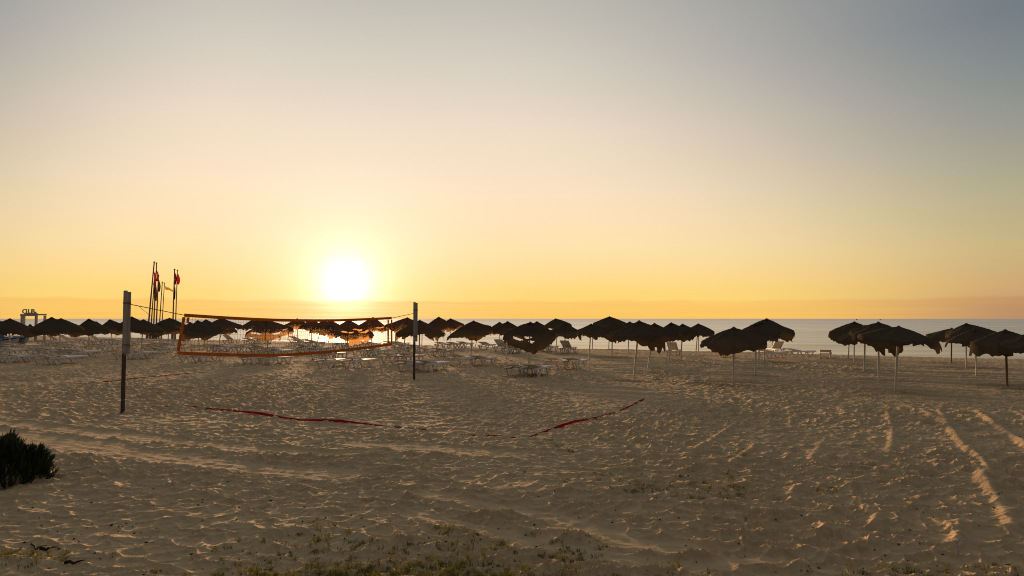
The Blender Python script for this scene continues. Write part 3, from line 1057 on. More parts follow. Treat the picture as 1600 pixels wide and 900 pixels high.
PAIRS = [
    (620, 651, 580, 'right beside the foot of the right net post', (9, 9)),
    (494, 535, 574.5, 'before the glowing torn umbrella below the sun', (9, 9)),
    (700, 735, 570.5, 'before the umbrella whose left rim dips low', (12, 9)),
    (790, 817, 588, 'nearest the camera before the large torn bulging umbrella', (9, 9)),
    (852, 881, 576, 'before the umbrella with flaps on its right rim', (9, 9)),
    (594, 619, 566.5, 'below the right end of the net bottom band', (9, 9)),
    (550, 572, 555.5, 'just under the lower net band right of the sun', (9, 9)),
    (655, 675, 557, 'right of the right net post, second row', (9, 9)),
    (620, 636, 549, 'left of the right net post, third row', (9, 9)),
    (680, 698, 544, 'on the crest below the high round umbrella', (9, 9)),
    (834, 845, 549.5, 'on the crest under the large torn bulging umbrella', (9, 9)),
    (376, 404, 569, 'under the middle of the lower net band', (9, 9)),
    (278, 299, 565.5, 'under the left corner of the net', (9, 9)),
    (176, 196, 560.5, 'at the broad umbrella right of the left post', (9, 9)),
    (224, 239, 552, 'between leaning white pole and left end of net', (9, 9)),
    (231, 250, 545, 'below the flagpoles, second row from the crest', (9, 9)),
    (180, 197, 544, 'just behind the left net post', (9, 9)),
    (247, 262, 538, 'at the foot of the right hand flagpoles', (9, 9)),
    (50, 70, 568.5, 'nearest, at the wide umbrella by the sign gate', (9, 9)),
    (88, 105, 558.5, 'at the clean cone umbrella left of the left post', (9, 9)),
    (-24, -6, 566, 'nearest, at the umbrella before the pedal boat', (9, 9)),
    (40, 57, 555.5, 'under the high peak by the sign gate', (9, 9)),
    (4, 17, 546.5, 'right in front of the pedal boat', (9, 9)),
    (-26, -10, 554.5, 'in the second row at the left edge', (9, 9)),
    (57, 68, 540, 'far back below the sign gate', (9, 9)),
    (84, 98, 547.5, 'in the third row right of the sign gate', (9, 9)),
    (132, 150, 549.5, 'in the second row left of the left net post', (9, 9)),
    (320, 331, 549, 'seen through the net at its left quarter', (9, 9)),
    (367, 390, 550.5, 'seen through the middle of the net', (9, 9)),
    (380, 396, 537, 'far back behind net under the drooping umbrella', (12, 9)),
    (458, 478, 541, 'in rear row behind net left of the sun', (12, 12)),
    (463, 482, 551, 'in front row behind net left of the sun', (12, 9)),
    (484, 500, 562, 'behind the lower net band left of the sun', (9, 9)),
    (519, 534, 545, 'on the crest behind net below the sun', (9, 9)),
    (552, 566, 543, 'on the crest behind net right of the sun', (9, 9)),
    (600, 612, 543, 'on the crest at the net lower right corner', (9, 9)),
    (108, 122, 538.5, 'far back between sign gate and left post', (9, 9)),
    (155, 168, 538, 'far back just left of the left net post', (9, 9)),
    (200, 214, 536, 'far back at the broad umbrella by the flagpoles', (9, 9)),
    (402, 416, 556, 'behind the net close above its lower band', (9, 9)),
]
for p in PAIRS:
    pair(p[0], p[1], p[2], p[3], p[4])
SINGLES = [
    (714, 544, 'single white sun lounger on the crest right of the pair below the high round umbrella', 9, 0),
    (748, 546.5, 'white sun lounger on the crest with slightly raised back, left of the propped up ones', 14, 0),
    (772, 550, 'white sun lounger with its back propped up high, below the twin umbrella peaks', 34, 0),
    (783, 553, 'white sun lounger with raised back right beside the propped up one below the twin peaks', 32, 0),
    (798, 552, 'flat white sun lounger on the crest left of the large torn umbrella', 9, 0),
    (875, 552, 'white sun lounger with its back propped up, under the umbrella with right flaps', 34, 0),
    (72, 538, 'white sun lounger with its back raised steeply, below the high peak by the sign gate', 34, 0),
    (91, 538, 'white sun lounger with its back raised steeply, left of the clean cone umbrella', 34, 0),
    (137, 538, 'white sun lounger with its back raised steeply, under the clean cone umbrella', 34, 0),
    (348, 537, 'white sun lounger with steep back seen through the net left quarter', 30, 10),
    (452, 537, 'white sun lounger on the crest with slanted back left of the sun', 20, 0),
    (1042, 556, 'sun lounger propped up high on the crest behind the sagging middle umbrella', 34, 0),
    (1130, 559, 'sun lounger end catching the light behind the lone near umbrella', 9, 0),
    (1185, 559, 'white sun lounger seen side on beneath the wide pale edged umbrella', 9, -42),
    (1226, 557.5, 'white sun lounger seen side on at the waterline right of the wide pale edged umbrella', 9, -46),
    (1212, 552, 'sun lounger with raised back at the waterline behind the wide pale edged umbrella', 34, 20),
    (1282, 560.5, 'lone dark sun lounger at the waterline left of the right hand group', 9, 0),
]
for s in SINGLES:
    make_lounger(*s)

# ------------------------------------------------------------------ volleyball posts and net
PB = at(191.5, 645)
QB = at(647, 592)
PH_L = (at_depth(193, 454, PB.y).z, at_depth(648, 472, QB.y).z)


def volley_post(b, ztop, label):
    g = base_z(b.x, b.y)
    root = empty('volleyball_post', (b.x, b.y, g), math.atan2(-b.x, b.y))
    tag(root, label, 'net post', 'volleyball posts')
    h = ztop - g
    t = MB()
    t.box((0, 0, h / 2 - 0.2), (0.09, 0.09, h + 0.4))
    o = t.build('timber', M['post'], root)
    bm = bmesh.new()
    bm.from_mesh(o.data)
    bmesh.ops.bevel(bm, geom=bm.edges[:], offset=0.008, segments=2, affect='EDGES')
    bm.to_mesh(o.data)
    bm.free()
    u = MB()
    u.box((0.0815, 0.030, (1.42 + h - 0.03) / 2), (0.072, 0.072, h - 0.03 - 1.42))
    u.build('upper_board', M['post'], root)
    s = MB()
    for z in (h - 0.30, 1.62):
        s.box((0.0355, 0.012, z), (0.175, 0.128, 0.028))
    s.build('strap', M['rope'], root)
    return root, h


p_l, h_l = volley_post(PB, PH_L[0], 'taller looking weathered volleyball post near the left, white above and dark below')
p_r, h_r = volley_post(QB, PH_L[1], 'smaller looking volleyball post near the middle, white above and dark below')

pdir = (QB - PB)
pdir.z = 0
pnorm = Vector((-pdir.y, pdir.x, 0)).normalized()


def on_net(px, py):
    """point of the upright plane through both posts"""
    d = ray(px, py)
    o = Vector((0, 0, H))
    t = (PB - o).dot(pnorm) / d.dot(pnorm)
    return o + d * t


def poly(pts, px):
    for (a, ya), (b, yb) in zip(pts, pts[1:]):
        if a <= px <= b:
            return ya + (yb - ya) * (px - a) / (b - a)
    return pts[-1][1]


def spl(pts, px):
    xs = [p[0] for p in pts]
    ys = [p[1] for p in pts]
    n = len(xs)
    # smooth cubic through the points (finite differences)
    ms = []
    for i in range(n):
        a, b = max(0, i - 1), min(n - 1, i + 1)
        ms.append((ys[b] - ys[a]) / (xs[b] - xs[a]))
    for i in range(n - 1):
        if xs[i] <= px <= xs[i + 1]:
            h = xs[i + 1] - xs[i]
            t = (px - xs[i]) / h
            return ((2 * t ** 3 - 3 * t ** 2 + 1) * ys[i] + (t ** 3 - 2 * t ** 2 + t) * h * ms[i] + (-2 * t ** 3 + 3 * t ** 2) * ys[i + 1] + (t ** 3 - t ** 2) * h * ms[i + 1])
    return ys[-1] if px > xs[-1] else ys[0]


TOP = [(288, 492.5), (360, 497), (440, 500.3), (520, 500.6), (570, 499), (612, 497)]
BOT = [(278, 551.5), (340, 554), (420, 555.3), (480, 552.5), (540, 547), (612, 538)]
net = empty('volleyball_net', (PB.x, PB.y, 0))
tag(net, 'sagging volleyball net with broad orange bands strung between the two posts', 'volleyball net')
o_ = Vector((PB.x, PB.y, 0))


def ribbon(pts, width, thick, name, mat, up):
    b = MB()
    vs, fs = [], []
    for p in pts:
        p = p - o_
        for dn in (-1, 1):
            for du in (-1, 1):
                vs.append(p + pnorm * dn * thick / 2 + up * du * width / 2)
    for i in range(len(pts) - 1):
        a, c = 4 * i, 4 * i + 4
        fs += [(a, a + 1, c + 1, c), (a + 2, c + 2, c + 3, a + 3), (a, c, c + 2, a + 2), (a + 1, a + 3, c + 3, c + 1)]
    fs += [(0, 2, 3, 1), (len(vs) - 4, len(vs) - 3, len(vs) - 1, len(vs) - 2)]
    b.add(vs, fs)
    return b.build(name, mat, net)


UPV = Vector((0, 0, 1))
SIDE = pdir.normalized()
tops, bots = [], []
N = 46
for i in range(N + 1):
    t = i / N
    # equal steps along the plane (perspective): solve by marching in px
    px = 288 + (612 - 288) * t
    tops.append(on_net(px, spl(TOP, px)))
    px = 278 + (612 - 278) * t
    bots.append(on_net(px, spl(BOT, px)))
ribbon(tops, 0.085, 0.012, 'top_band', M['band'], UPV)
ribbon(bots, 0.085, 0.012, 'bottom_band', M['band'], UPV)


def lerp_pts(a, b, n, trim=0.05):
    d = (b - a).normalized() * trim
    return [(a + d).lerp(b - d, i / n) for i in range(n + 1)]


ribbon(lerp_pts(tops[0], bots[0], 8), 0.085, 0.010, 'side_band', M['band'], SIDE)
e0, e1 = on_net(294.5, spl(TOP, 294.5)), on_net(287.5, spl(BOT, 287.5))
ribbon(lerp_pts(e0, e0.lerp(e1, 0.25), 4), 0.07, 0.010, 'side_band', M['band'], SIDE)
ribbon(lerp_pts(tops[-1], bots[-1], 8), 0.07, 0.010, 'side_band', M['band'], SIDE)
f0, f1_ = on_net(606.5, spl(TOP, 606.5)), on_net(606.5, spl(BOT, 606.5))
ribbon(lerp_pts(f0, f1_, 8), 0.07, 0.010, 'side_band', M['band'], SIDE)
# netting: cords knotted into 10 cm squares
nb = MB()


def resample(pts, n):
    L = [0]
    for a, b in zip(pts, pts[1:]):
        L.append(L[-1] + (b - a).length)
    out = []
    k = 0
    for i in range(n + 1):
        s = L[-1] * i / n
        while k < len(pts) - 2 and L[k + 1] < s:
            k += 1
        u = (s - L[k]) / (L[k + 1] - L[k])
        out.append(pts[k].lerp(pts[k + 1], u))
    return out


NX = 92
NY = 9
rt, rb = resample(tops, NX), resample(bots, NX)
rnd = random.Random(3)
gridp = [[rt[i].lerp(rb[i], j / NY) + pnorm * 0.03 * math.sin(i * .35 + j) - o_ for j in range(NY + 1)] for i in range(NX + 1)]
for i in range(1, NX):
    nb.tube(gridp[i], 0.0030, 3, False)
for j in range(1, NY):
    nb.tube([gridp[i][j] for i in range(NX + 1)], 0.0030, 3, False)
nb.build('netting', M['net'], net)
rp = MB()
a = PB + Vector((0.05, 0.0, 0))
a.z = at_depth(200, 474.5, PB.y).z
pts = [a.lerp(tops[0], k / 6) - o_ for k in range(7)]
rp.tube(pts, 0.010, 5)
rp.build('rope', M['rope'], net)
rp = MB()
c = QB.copy()
c.z = at_depth(647, 489.5, QB.y).z
pts = [tops[-1].lerp(c, k / 6) - o_ for k in range(7)]
rp.tube(pts, 0.010, 5)
rp.build('rope', M['rope'], net)
rp = MB()
anchor = at(262, 566)
anchor.z = base_z(anchor.x, anchor.y)
rp.tube([bots[0].lerp(anchor, k / 5) - o_ for k in range(6)], 0.009, 5)
rp.build('rope', M['rope'], net)
rp = MB()
d2 = PB.copy()
d2.z = base_z(PB.x, PB.y) + 1.35
q1 = tops[0] + Vector((0, 0, -0.4))
# loose end of cord hanging from the top rope
s0 = a.lerp(tops[0], 0.18)
rp.tube([s0 - o_, s0 + Vector((0.12, 0.05, -0.12)) - o_, s0 + Vector((0.30, 0.08, -0.27)) - o_], 0.005, 4)
rp.build('rope', M['rope'], net)

# ------------------------------------------------------------------ red court tapes
def court_tape(pp, label, seed, width, lifts, wave=0.008):
    P = [at(*p) for p in pp]
    rnd = random.Random(seed)
    pts, lf = [], []
    for a, b, la, lb in zip(P, P[1:], lifts, lifts[1:]):
        n = max(2, int((b - a).length / 0.09))
        for k in range(n):
            pts.append(a.lerp(b, k / n))
            lf.append(la + (lb - la) * k / n)
    pts.append(P[-1])
    lf.append(lifts[-1])
    n = len(pts)
    xs = np.array([p.x for p in pts])
    ys = np.array([p.y for p in pts])
    d = np.gradient(xs), np.gradient(ys)
    L = np.hypot(*d)
    nx, ny = -d[1] / L, d[0] / L
    side = 0.03 * vnoise(np.arange(n) / 9.0, np.zeros(n), seed)
    xs, ys = xs + nx * side, ys + ny * side
    zc = height(xs, ys)
    k = np.ones(25) / 25
    zs = np.convolve(np.pad(zc, 12, mode='edge'), k, mode='valid')
    zs = zs + np.array(lf) + wave * vnoise(np.arange(n) / 14.0, np.ones(n), seed + 1)
    tilt = 0.5 + 0.5 * vnoise(np.arange(n) / 11.0, np.ones(n) * 2, seed + 2)
    vs, fs = [], []
    for i in range(n):
        for sgn in (-1, 1):
            hw = width / 2
            vs.append((xs[i] + nx[i] * hw * sgn * 0.85, ys[i] + ny[i] * hw * sgn * 0.85, zs[i] + sgn * hw * tilt[i] * 0.9))
    for i in range(n - 1):
        fs.append((2 * i, 2 * i + 1, 2 * i + 3, 2 * i + 2))
    o = mesh_obj('court_tape', vs, fs, M['tape'])
    tag(o, label, 'court line', 'red volleyball court tapes lying on the sand')
    return o


court_tape([(295, 635), (345, 640), (400, 648), (470, 656.5), (530, 660), (590, 663.5), (640, 668), (705, 674)], 'long red tape lying across the sand in front of the net, brightest in the middle', 5, 0.06, (0.0, 0.02, 0.05, 0.018, 0.055, -0.005, -0.025, -0.015))
court_tape([(720, 676), (770, 680), (812, 684)], 'short faded stretch of red tape near the court corner in the foreground', 9, 0.05, (-0.03, 0.0, -0.02))
court_tape([(815, 684), (850, 675), (900, 661), (925, 655), (960, 643), (990, 633), (1016, 618)], 'red tape running away to the right from the near court corner', 12, 0.055, (-0.025, 0.0, 0.05, 0.045, -0.005, 0.012, -0.015))
court_tape([(100, 601), (195, 593.5), (240, 589), (300, 583.5), (340, 580)], 'thin distant red tape behind the foot of the left net post', 15, 0.05, (-0.02, 0.03, 0.03, 0.01, -0.02))
court_tape([(205, 633), (245, 634), (290, 635)], 'barely visible stretch of red tape between left post foot and the long tape', 19, 0.04, (-0.02, 0.0, 0.0))

# ------------------------------------------------------------------ flagpoles
def limp_flag(x, z0, ln, wd, seed, mat, fly=0.0):
    rnd = random.Random(seed)
    n, mm = 9, 12
    vs, fs = [], []
    for i in range(n + 1):
        v = i / n
        for j in range(mm + 1):
            u = j / mm
            if fly:
                xx = x + u * wd
                yy = 0.12 * math.sin(u * 7 + v * 2)
                zz = z0 - v * ln * (1 - 0.25 * u) - u * wd * fly + 0.05 * math.sin(u * 9 + seed)
            else:
                ww = wd * (0.25 + 0.75 * math.sin(math.pi * (0.15 + 0.8 * v)) ** 1.0)
                xx = x + u * ww * 0.5
                yy = 0.11 * math.sin(u * 10 + v * 2.5 + seed) * (0.3 + v)
                zz = z0 - v * ln - 0.25 * u * (1 - v)
            vs.append((xx, yy, zz))
    for i in range(n):
        for j in range(mm):
            a = i * (mm + 1) + j
            fs.append((a, a + 1, a + mm + 2, a + mm + 1))
    return vs, fs


FD = 71.0
FLAGS = [  # base px, top px, top py, flags (z below top, length, width, material, fly), label
    (229.5, 241.0, 410, ((0.9, 1.5, 0.45, 'flag_red', 0),), 'tallest flagpole, leaning right, leftmost of all with a limp red flag', 0.085),
    (234.5, 242.0, 428, ((0.5, 2.2, 0.3, 'flag_dark', 0),), 'short leaning flagpole with dark limp cloth, between the two tallest ones', 0.07),
    (239.0, 244.7, 411.5, ((0.7, 1.2, 0.5, 'flag_red', 0), (2.4, 1.6, 0.3, 'flag_dark', 0)), 'second tallest flagpole, leaning, right beside the leftmost one', 0.075),
    (243.2, 247.6, 431, ((0.35, 1.3, 0.35, 'flag_dark', 0),), 'flagpole on the right side of the leaning left bunch', 0.075),
    (247.5, 253.6, 441.5, (), 'bare thin flagpole left of the one whose flag flies', 0.06),
    (251.8, 256.9, 443, ((0.25, 0.32, 0.85, 'flag_yellow', 0.45),), 'short flagpole with a small yellow flag flying to the right', 0.05),
    (269.3, 272.8, 421.5, ((0.25, 1.3, 0.42, 'flag_red', 0), (1.6, 1.5, 0.25, 'flag_dark', 0)), 'left one of the two tall flagpoles close to the net', 0.075),
    (273.4, 277.2, 423, ((0.25, 1.2, 0.5, 'flag_red', 0),), 'right one of the two tall flagpoles close to the net with red flag', 0.06),
]
for i, (bx, tx, ty, fl, label, rad) in enumerate(FLAGS):
    D = FD + (i % 3) * 0.7
    b = at_depth(bx, 531, D)
    t = at_depth(tx, ty, D)
    g = base_z(b.x, D)
    root = empty('flagpole', (b.x, D, g))
    tag(root, label, 'flagpole', 'flagpoles leaning together by the water')
    h = t.z - g
    lx = t.x - b.x
    pm = MB()
    pm.tube([(0, 0, -0.3), (lx * .5, 0, h * .5), (lx, 0, h)], [rad, rad * .85, rad * .7], 8)
    pm.build('pole', M['steel'], root, True)
    cp = MB()
    cp.tube([(lx, 0, h), (lx, 0, h + 0.05), (lx, 0, h + 0.12)], [rad * 1.3, rad * 1.3, 0.01], 8)
    cp.build('finial', M['steel'], root, True)
    st = MB()
    st.tube([(0, 0, -0.2), (lx * .05, 0, h * .05), (lx * .09, 0, h * .09)], rad * 1.7, 8)
    st.build('sleeve', M['steel'], root, True)
    for q, (dz, ln, wd, mt, fly) in enumerate(fl):
        zz = h - dz
        vs, fs = limp_flag(lx * zz / h + rad * 0.6, zz, ln, wd, i * 3 + q, M[mt], fly)
        mesh_obj('flag', vs, fs, M[mt], root, True)

# ------------------------------------------------------------------ sign gate by the water
GD = 70.0
gm = GD / F
gx0 = at_depth(44.5, 525, GD).x
gz0 = base_z(gx0, GD)
gate = empty('sign_gate', (gx0, GD, gz0), R(6))
tag(gate, 'pale timber gate of four posts carrying standing letters CLUB, by the water', 'gate')


def zpx(py):
    return at_depth(44, py, GD).z - gz0


for (px, py, yoff) in ((29.3, 490.5, 0.9), (34.3, 492.5, 0.0), (55.0, 493.5, 0.0), (60.3, 493.0, 0.9)):
    x = (px - 44.5) * gm
    pm = MB()
    pm.box((x, yoff, zpx(py) / 2 - 0.2), (0.19, 0.19, zpx(py) + 0.4))
    pm.build('post', M['gate'], gate)
pm = MB()
pm.box((0.0, 0, zpx(492.7)), (21.5 * gm + 0.21, 0.20, 0.17))
pm.build('beam', M['gate'], gate)
pm = MB()
pm.box((0.0, 0.9, zpx(491.5)), (32 * gm + 0.2, 0.20, 0.15))
pm.build('beam', M['gate'], gate)
for xs in (-1, 1):
    pm = MB()
    pm.box((xs * 12.5 * gm - 0.1 * 0, 0.45, zpx(491.2)), (0.12, 0.72, 0.12))
    pm.build('rail', M['gate'], gate)
pm = MB()
pm.box((0.15 * 1, 0.02, zpx(490.2)), (19 * gm, 0.10, 0.16))
pm.build('sign_base', M['gate'], gate)


def letters(txt, size, loc, name, mat, parent, extrude=0.05, spacing=1.0):
    cu = bpy.data.curves.new('text', 'FONT')
    cu.body = txt
    cu.size = size
    cu.extrude = extrude
    cu.align_x = 'CENTER'
    cu.space_character = spacing
    cu.offset = 0.012
    to = bpy.data.objects.new('text', cu)
    COL.objects.link(to)
    bpy.context.view_layer.update()
    dg = bpy.context.evaluated_depsgraph_get()
    me = bpy.data.meshes.new_from_object(to.evaluated_get(dg))
    bpy.data.objects.remove(to)
    o = bpy.data.objects.new(name, me)
    me.materials.clear()
    me.materials.append(mat)
    COL.objects.link(o)
    o.parent = parent
    o.location = loc
    o.rotation_euler = (math.pi / 2, 0, 0)
    return o


word = 'CLUB'
for k, ch in enumerate(word):
    letters(ch, 0.62, ((37.4 + k * 4.2 - 44.5) * gm, 0.0, zpx(489.6)), 'letter', M['gate'], gate, 0.05)
pm = MB()
pm.box(((53.0 - 44.5) * gm, 0.0, zpx(488.6)), (3.6 * gm, 0.1, 0.22))
pm.build('side_plate', M['gate'], gate)

# ------------------------------------------------------------------ pedal boat at the left edge
BD = 56.0
bm_ = BD / F
bx0 = at_depth(5, 541, BD).x
boat = empty('pedal_boat', (bx0, BD, base_z(bx0, BD)), R(-4))
tag(boat, 'blue and white pedal boat with two blue seats pulled up at the left edge', 'pedal boat')


def hull(y0, sgn):
    b = MB()
    secs = []
    for x, hw, zb, zt in ((-1.75, .20, .18, .42), (-1.3, .27, .05, .45), (0, .30, .0, .46), (1.1, .28, .06, .55), (1.5, .20, .22, .62), (1.72, .05, .45, .68)):
        secs.append([(x, y0 - hw, zt), (x, y0 - hw * .75, zb + .05), (x, y0, zb), (x, y0 + hw * .75, zb + .05), (x, y0 + hw, zt)])
    vs = [p for s in secs for p in s]
    fs = []
    for i in range(len(secs) - 1):
        for k in range(4):
            fs.append((i * 5 + k, i * 5 + k + 1, (i + 1) * 5 + k + 1, (i + 1) * 5 + k))
        fs.append((i * 5 + 4, i * 5, (i + 1) * 5, (i + 1) * 5 + 4))
    fs += [(0, 1, 2, 3, 4), tuple(reversed([25, 26, 27, 28, 29]))]
    b.add(vs, fs)
    return b


for y0 in (-0.5, 0.5):
    hull(y0, 1).build('hull', M['boat_white'], boat, False)
dk = MB()
secs = [(-1.75, .42, .50), (-0.6, .47, .56), (0.5, .50, .60), (1.3, .60, .70), (1.68, .68, .76)]
vs = []
for x, zb, zt in secs:
    hw = 0.82 if x < 1.2 else 0.82 - (x - 1.2) * 0.5
    vs += [(x, -hw, zb + .003), (x, hw, zb + .003), (x, hw, zt), (x, -hw, zt)]
fs = []
for i in range(len(secs) - 1):
    for k in range(4):
        fs.append((i * 4 + k, i * 4 + (k + 1) % 4, (i + 1) * 4 + (k + 1) % 4, (i + 1) * 4 + k))
fs += [(0, 3, 2, 1), (len(vs) - 4, len(vs) - 3, len(vs) - 2, len(vs) - 1)]
dk.add(vs, fs)
dk.build('deck', M['boat_blue'], boat)
for y0 in (-0.38, 0.38):
    for x0 in (-0.45,):
        s = MB()
        s.box((x0 + 0.18, y0, 0.68), (0.5, 0.52, 0.16))
        s.box((x0 - 0.12, y0, 0.88), (0.14, 0.52, 0.50), Matrix.Rotation(R(-14), 3, 'Y'))
        s.build('seat', M['boat_blue'], boat)
s = MB()
s.box((-1.25, 0, 0.74), (0.42, 1.2, 0.36))
s.build('engine_box', M['boat_blue'], boat)
s = MB()
for y0 in (-0.35, 0.0):
    s.tube([(0.42, y0, 0.58), (0.50, y0, 1.05), (0.60, y0, 1.22), (0.72, y0, 1.05), (0.98, y0, 0.66)], 0.03, 6)
s.build('steering_handle', M['boat_white'], boat)
s = MB()
s.box((0.62, 0, 0.655), (0.75, 0.9, 0.07), Matrix.Rotation(R(-3), 3, 'Y'))
s.box((1.02, 0.1, 0.78), (0.26, 0.6, 0.16))
s.build('foot_well', M['boat_white'], boat)

# ------------------------------------------------------------------ tiny boats far out
for px, label in ((1338.5, 'tiny far boat on the horizon above the leftmost peak of the right hand group'), (1375.5, 'tiny far boat on the horizon above the second peak of the right hand group')):
    D = 1900.0
    p = at_depth(px, 500, D)
    root = empty('distant_boat', (p.x, D, SEA_Z))
    tag(root, label, 'boat', 'far boats near the horizon')
    b = MB()
    vs = [(-3.0, -.9, 1.0), (2.2, -.9, 1.1), (3.6, 0, 1.4), (2.2, .9, 1.1), (-3.0, .9, 1.0), (-2.6, -.6, -.4), (1.8, -.6, -.4), (2.7, 0, -.3), (1.8, .6, -.4), (-2.6, .6, -.4)]
    b.add(vs, [(0, 1, 2, 3, 4), (5, 9, 8, 7, 6), (0, 5, 6, 1), (1, 6, 7, 2), (2, 7, 8, 3), (3, 8, 9, 4), (4, 9, 5, 0)])
    b.build('hull', M['ship'], root)
    c = MB()
    c.box((-0.6, 0, 1.75), (2.0, 1.3, 1.4))
    c.box((-0.6, 0, 2.52), (2.3, 1.5, 0.12))
    c.build('cabin', M['ship'], root)
    c = MB()
    c.tube([(0.2, 0, 2.5), (0.2, 0, 4.0)], 0.08, 5)
    c.build('mast', M['ship'], root)

# ------------------------------------------------------------------ ice plant at the left
def ice_plant():
    c = at(4, 750)
    root = empty('ice_plant', (c.x, c.y, base_z(c.x, c.y)))
    tag(root, 'dark green ice plant mound with finger like leaves at the left edge', 'plant')
    rnd = random.Random(77)
    b = MB()
    st = MB()
    RX, RY, RZ = 0.62, 0.62, 0.44

    def top(x, y):
        q = (x / RX) ** 2 + (y / RY) ** 2
        lump = 0.10 * math.sin(x * 7 + 1) * math.sin(y * 6 + 2) + 0.06 * math.sin(x * 15 + y * 9)
        return max(0.0, (1 - q)) ** 0.55 * (RZ + lump) if q < 1 else 0

    for n in range(820):
        while True:
            x, y = rnd.uniform(-RX * 1.9, RX), rnd.uniform(-RY, RY)
            xx = x if x > 0 else x / 1.9
            if (xx / RX) ** 2 + (y / RY) ** 2 < 1.0:
                break
        z1 = top(xx, y) + rnd.uniform(-0.04, 0.05)
        q = math.sqrt((xx / RX) ** 2 + (y / RY) ** 2)
        out = Vector((xx / RX * 1.0, y / RY, 0)) * (0.65 * q) + Vector((rnd.uniform(-.3, .3), rnd.uniform(-.3, .3), 0.75))
        out.normalize()
        tip = Vector((x, y, z1 + 0.05))
        L = rnd.uniform(0.16, 0.30)
        basep = tip - out * L
        basep.z = max(basep.z, -0.02)
        if n % 3 == 0:
            st.tube([basep, basep.lerp(tip, .5), tip - out * 0.04], [0.008, 0.007, 0.004], 4, False)
        nl = 9
        for k in range(nl):
            u = 0.15 + 0.85 * k / (nl - 1)
            p = basep.lerp(tip, u)
            a = k * 2.4 + rnd.uniform(-.5, .5)
            e1 = out.cross(Vector((0.3, 0.2, 1))).normalized()
            e2 = out.cross(e1)
            dirl = (out * rnd.uniform(0.75, 1.2) + (e1 * math.cos(a) + e2 * math.sin(a)) * (0.55 if k < nl - 1 else 0.1)).normalized()
            ln = rnd.uniform(0.055, 0.095)
            r = rnd.uniform(0.007, 0.010)
            f1v = dirl.cross(Vector((0.1, 0.7, 0.5))).normalized()
            f2v = dirl.cross(f1v)
            vs = []
            mid = p + dirl * ln * 0.55 + Vector((0, 0, 0.004))
            for ctr_, rr in ((p, r * .8), (mid, r)):
                for g in range(3):
                    t = 2 * math.pi * g / 3
                    vs.append(ctr_ + f1v * math.cos(t) * rr + f2v * math.sin(t) * rr)
            vs.append(p + dirl * ln + Vector((0, 0, 0.010)))
            b.add(vs, [(0, 1, 4, 3), (1, 2, 5, 4), (2, 0, 3, 5), (3, 4, 6), (4, 5, 6), (5, 3, 6)])
    o = b.build('foliage', M['iceplant'], root)
    o['kind'] = 'stuff'
    st.build('stem', M['stem'], root)


ice_plant()

# ------------------------------------------------------------------ sparse grass and weeds
def grass():
    rnd = random.Random(21)
    tufts = []
    for n in range(340):
        px = rnd.gauss(640, 190)
        py = 910 - abs(rnd.gauss(0, 20))
        if px < 60 or px > 1240:
            continue
        tufts.append((px, py, rnd.uniform(0.7, 1.2)))
    for n in range(26):
        tufts.append((rnd.uniform(330, 960), rnd.uniform(825, 880), rnd.uniform(.5, 1.0)))
    for cx, cy, sx, sy, k in ((1112, 768, 34, 6, 34), (1040, 760, 40, 8, 22), (1130, 742, 26, 7, 14), (1000, 756, 12, 4, 10), (30, 868, 40, 7, 34), (1150, 712, 10, 6, 8), (876, 702, 20, 8, 8),
                              (920, 742, 26, 6, 12), (1380, 890, 60, 6, 26), (1560, 886, 40, 8, 12), (705, 832, 20, 6, 14), (520, 846, 40, 10, 22), (1300, 768, 12, 5, 6), (690, 850, 50, 8, 16), (905, 862, 30, 6, 16), (780, 848, 8, 5, 8)):
        for _ in range(k):
            tufts.append((rnd.gauss(cx, sx), rnd.gauss(cy, sy), rnd.uniform(.5, .9)))
    vs, fs = [], []
    P = [at(px, min(py, 960)) for px, py, _ in tufts]
    zz = height(np.array([p.x for p in P]), np.array([p.y for p in P]))
    for (px, py, sc), p, z in zip(tufts, P, zz):
        nb_ = rnd.randint(9, 20)
        for k in range(nb_):
            ang_ = rnd.uniform(0, 6.283)
            rad = abs(rnd.gauss(0, 0.045))
            ox, oy = p.x + math.cos(ang_) * rad, p.y + math.sin(ang_) * rad
            a2 = rnd.uniform(0, 6.283)
            ln = rnd.uniform(0.015, 0.055) * sc
            if rnd.random() < 0.05:
                ln *= 2.2
            lean = rnd.uniform(0.2, 1.2)
            dx, dy = math.cos(a2) * lean, math.sin(a2) * lean
            wd = rnd.uniform(0.0022, 0.0045)
            wx, wy = -math.sin(a2) * wd, math.cos(a2) * wd
            b0 = len(vs)
            vs += [(ox - wx, oy - wy, z - .01), (ox + wx, oy + wy, z - .01),
                   (ox + dx * ln * .45 + wx * .9, oy + dy * ln * .45 + wy * .9, z + ln * .62), (ox + dx * ln * .45 - wx * .9, oy + dy * ln * .45 - wy * .9, z + ln * .62),
                   (ox + dx * ln, oy + dy * ln, z + ln * .95)]
            fs += [(b0, b0 + 1, b0 + 2, b0 + 3), (b0 + 3, b0 + 2, b0 + 4)]
            if rnd.random() < 0.35:      # small leaf pair on the sprig
                q = Vector(vs[b0 + 3])
                for sg in (-1, 1):
                    b1 = len(vs)
                    lx, ly = -math.sin(a2) * sg * .016 * sc, math.cos(a2) * sg * .016 * sc
                    vs += [(q.x, q.y, q.z), (q.x + lx * .6 + dx * .006, q.y + ly * .6 + dy * .006, q.z + .008), (q.x + lx * 1.3, q.y + ly * 1.3, q.z + .004), (q.x + lx * .6 - dx * .006, q.y + ly * .6 - dy * .006, q.z)]
                    fs.append((b1, b1 + 1, b1 + 2, b1 + 3))
    o = mesh_obj('beach_grass', vs, fs, M['grass'])
    tag(o, 'sparse dry green grass and weeds creeping over the near sand', 'grass', kind='stuff')


grass()

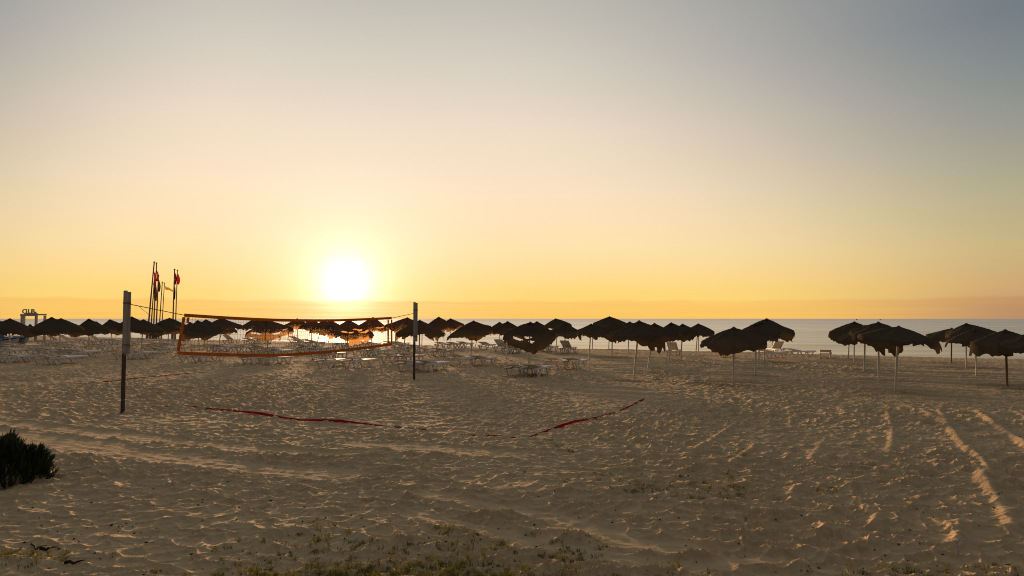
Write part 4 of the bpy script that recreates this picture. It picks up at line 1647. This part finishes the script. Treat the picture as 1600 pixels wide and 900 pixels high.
# ------------------------------------------------------------------ sticks, twig and small dark bits
def stick(px0, py0, px1, py1, rad, label, lift=0.02, bend=0.03):
    a, b = at(px0, py0), at(px1, py1)
    c = (a + b) / 2
    root_z = gz(c.x, c.y)
    pts = []
    rads = []
    for k in range(6):
        u = k / 5
        p = a.lerp(b, u)
        pts.append((p.x - c.x + bend * math.sin(u * 4), p.y - c.y + bend * math.cos(u * 5), max(gz(p.x, p.y) - root_z, -0.01) + lift))
        rads.append(rad * (1 - 0.5 * u))
    m = MB()
    m.tube(pts, rads, 7)
    q = Vector(pts[2])
    m.tube([q, q + Vector((0.04, 0.03, 0.012)), q + Vector((0.08, 0.05, 0.01))], [rad * .5, rad * .4, rad * .2], 5)
    o = m.build('driftwood_stick', M['driftwood'], None, True)
    o.location = (c.x, c.y, root_z)
    tag(o, label, 'stick', 'driftwood sticks in the left foreground')


stick(46, 850, 62, 858, 0.012, 'thin bent dark stick lying upper left of the others in the left foreground')
stick(60, 857, 82, 855, 0.020, 'short thick dark stick between the two thin ones in the left foreground')
stick(98, 879, 131, 873, 0.017, 'long dark stick lying nearest the bottom left corner')

tw = at(1498, 862)
dead = empty('dry_twig', (tw.x, tw.y, gz(tw.x, tw.y)))
tag(dead, 'small bleached forked twig on the sand near the bottom right', 'twig')
dead.scale = (1.6, 1.6, 1.6)
m = MB()
m.tube([(0, 0, -0.03), (-0.005, 0, 0.03), (-0.01, 0, 0.055)], [0.006, 0.005, 0.004], 5)
m.build('stem', M['pale_twig'], dead)
for (x1, y1, z1, x2, z2) in ((-0.05, .01, .075, -0.075, .07), (0.03, -.01, .075, 0.06, .08), (0.012, .02, .08, 0.04, .105), (0.06, .02, .085, 0.11, .078), (-0.03, -.02, .09, -0.04, .095)):
    m = MB()
    m.tube([(-0.01, 0, 0.052), (x1 * .6, y1, z1), (x2, y1 * 2, z2)], [0.004, 0.0035, 0.0015], 4)
    m.build('branch', M['pale_twig'], dead)


def bits():
    rnd = random.Random(91)
    pts = []
    for n in range(330):
        py = 640 + 260 * rnd.random() ** 0.9
        px = rnd.uniform(-20, 1620)
        pts.append((px, py))
    for n in range(60):
        pts.append((rnd.gauss(280, 180), rnd.uniform(740, 880)))
    P = [at(px, py) for px, py in pts]
    zz = height(np.array([p.x for p in P]), np.array([p.y for p in P]))
    mb = MB()
    for p, z in zip(P, zz):
        r = rnd.uniform(0.005, 0.013)
        L = rnd.uniform(0.8, 2.2)
        a = rnd.uniform(0, 3.14)
        vs = []
        for (x, y, q) in ((-1, 0, .2), (0, -1, .1), (1, 0, .3), (0, 1, .15), (0, 0, 1), (0.1, 0, -.6)):
            x *= L * rnd.uniform(.7, 1.2)
            y *= rnd.uniform(.7, 1.2)
            vs.append((p.x + r * (x * math.cos(a) - y * math.sin(a)), p.y + r * (x * math.sin(a) + y * math.cos(a)), z + r * (q + .5)))
        mb.add(vs, [(0, 1, 4), (1, 2, 4), (2, 3, 4), (3, 0, 4), (1, 0, 5), (2, 1, 5), (3, 2, 5), (0, 3, 5)])
    o = mb.build('scattered_debris', M['debris'])
    tag(o, 'small dark bits of seaweed and wood scattered over the sand', 'debris', kind='stuff')


bits()
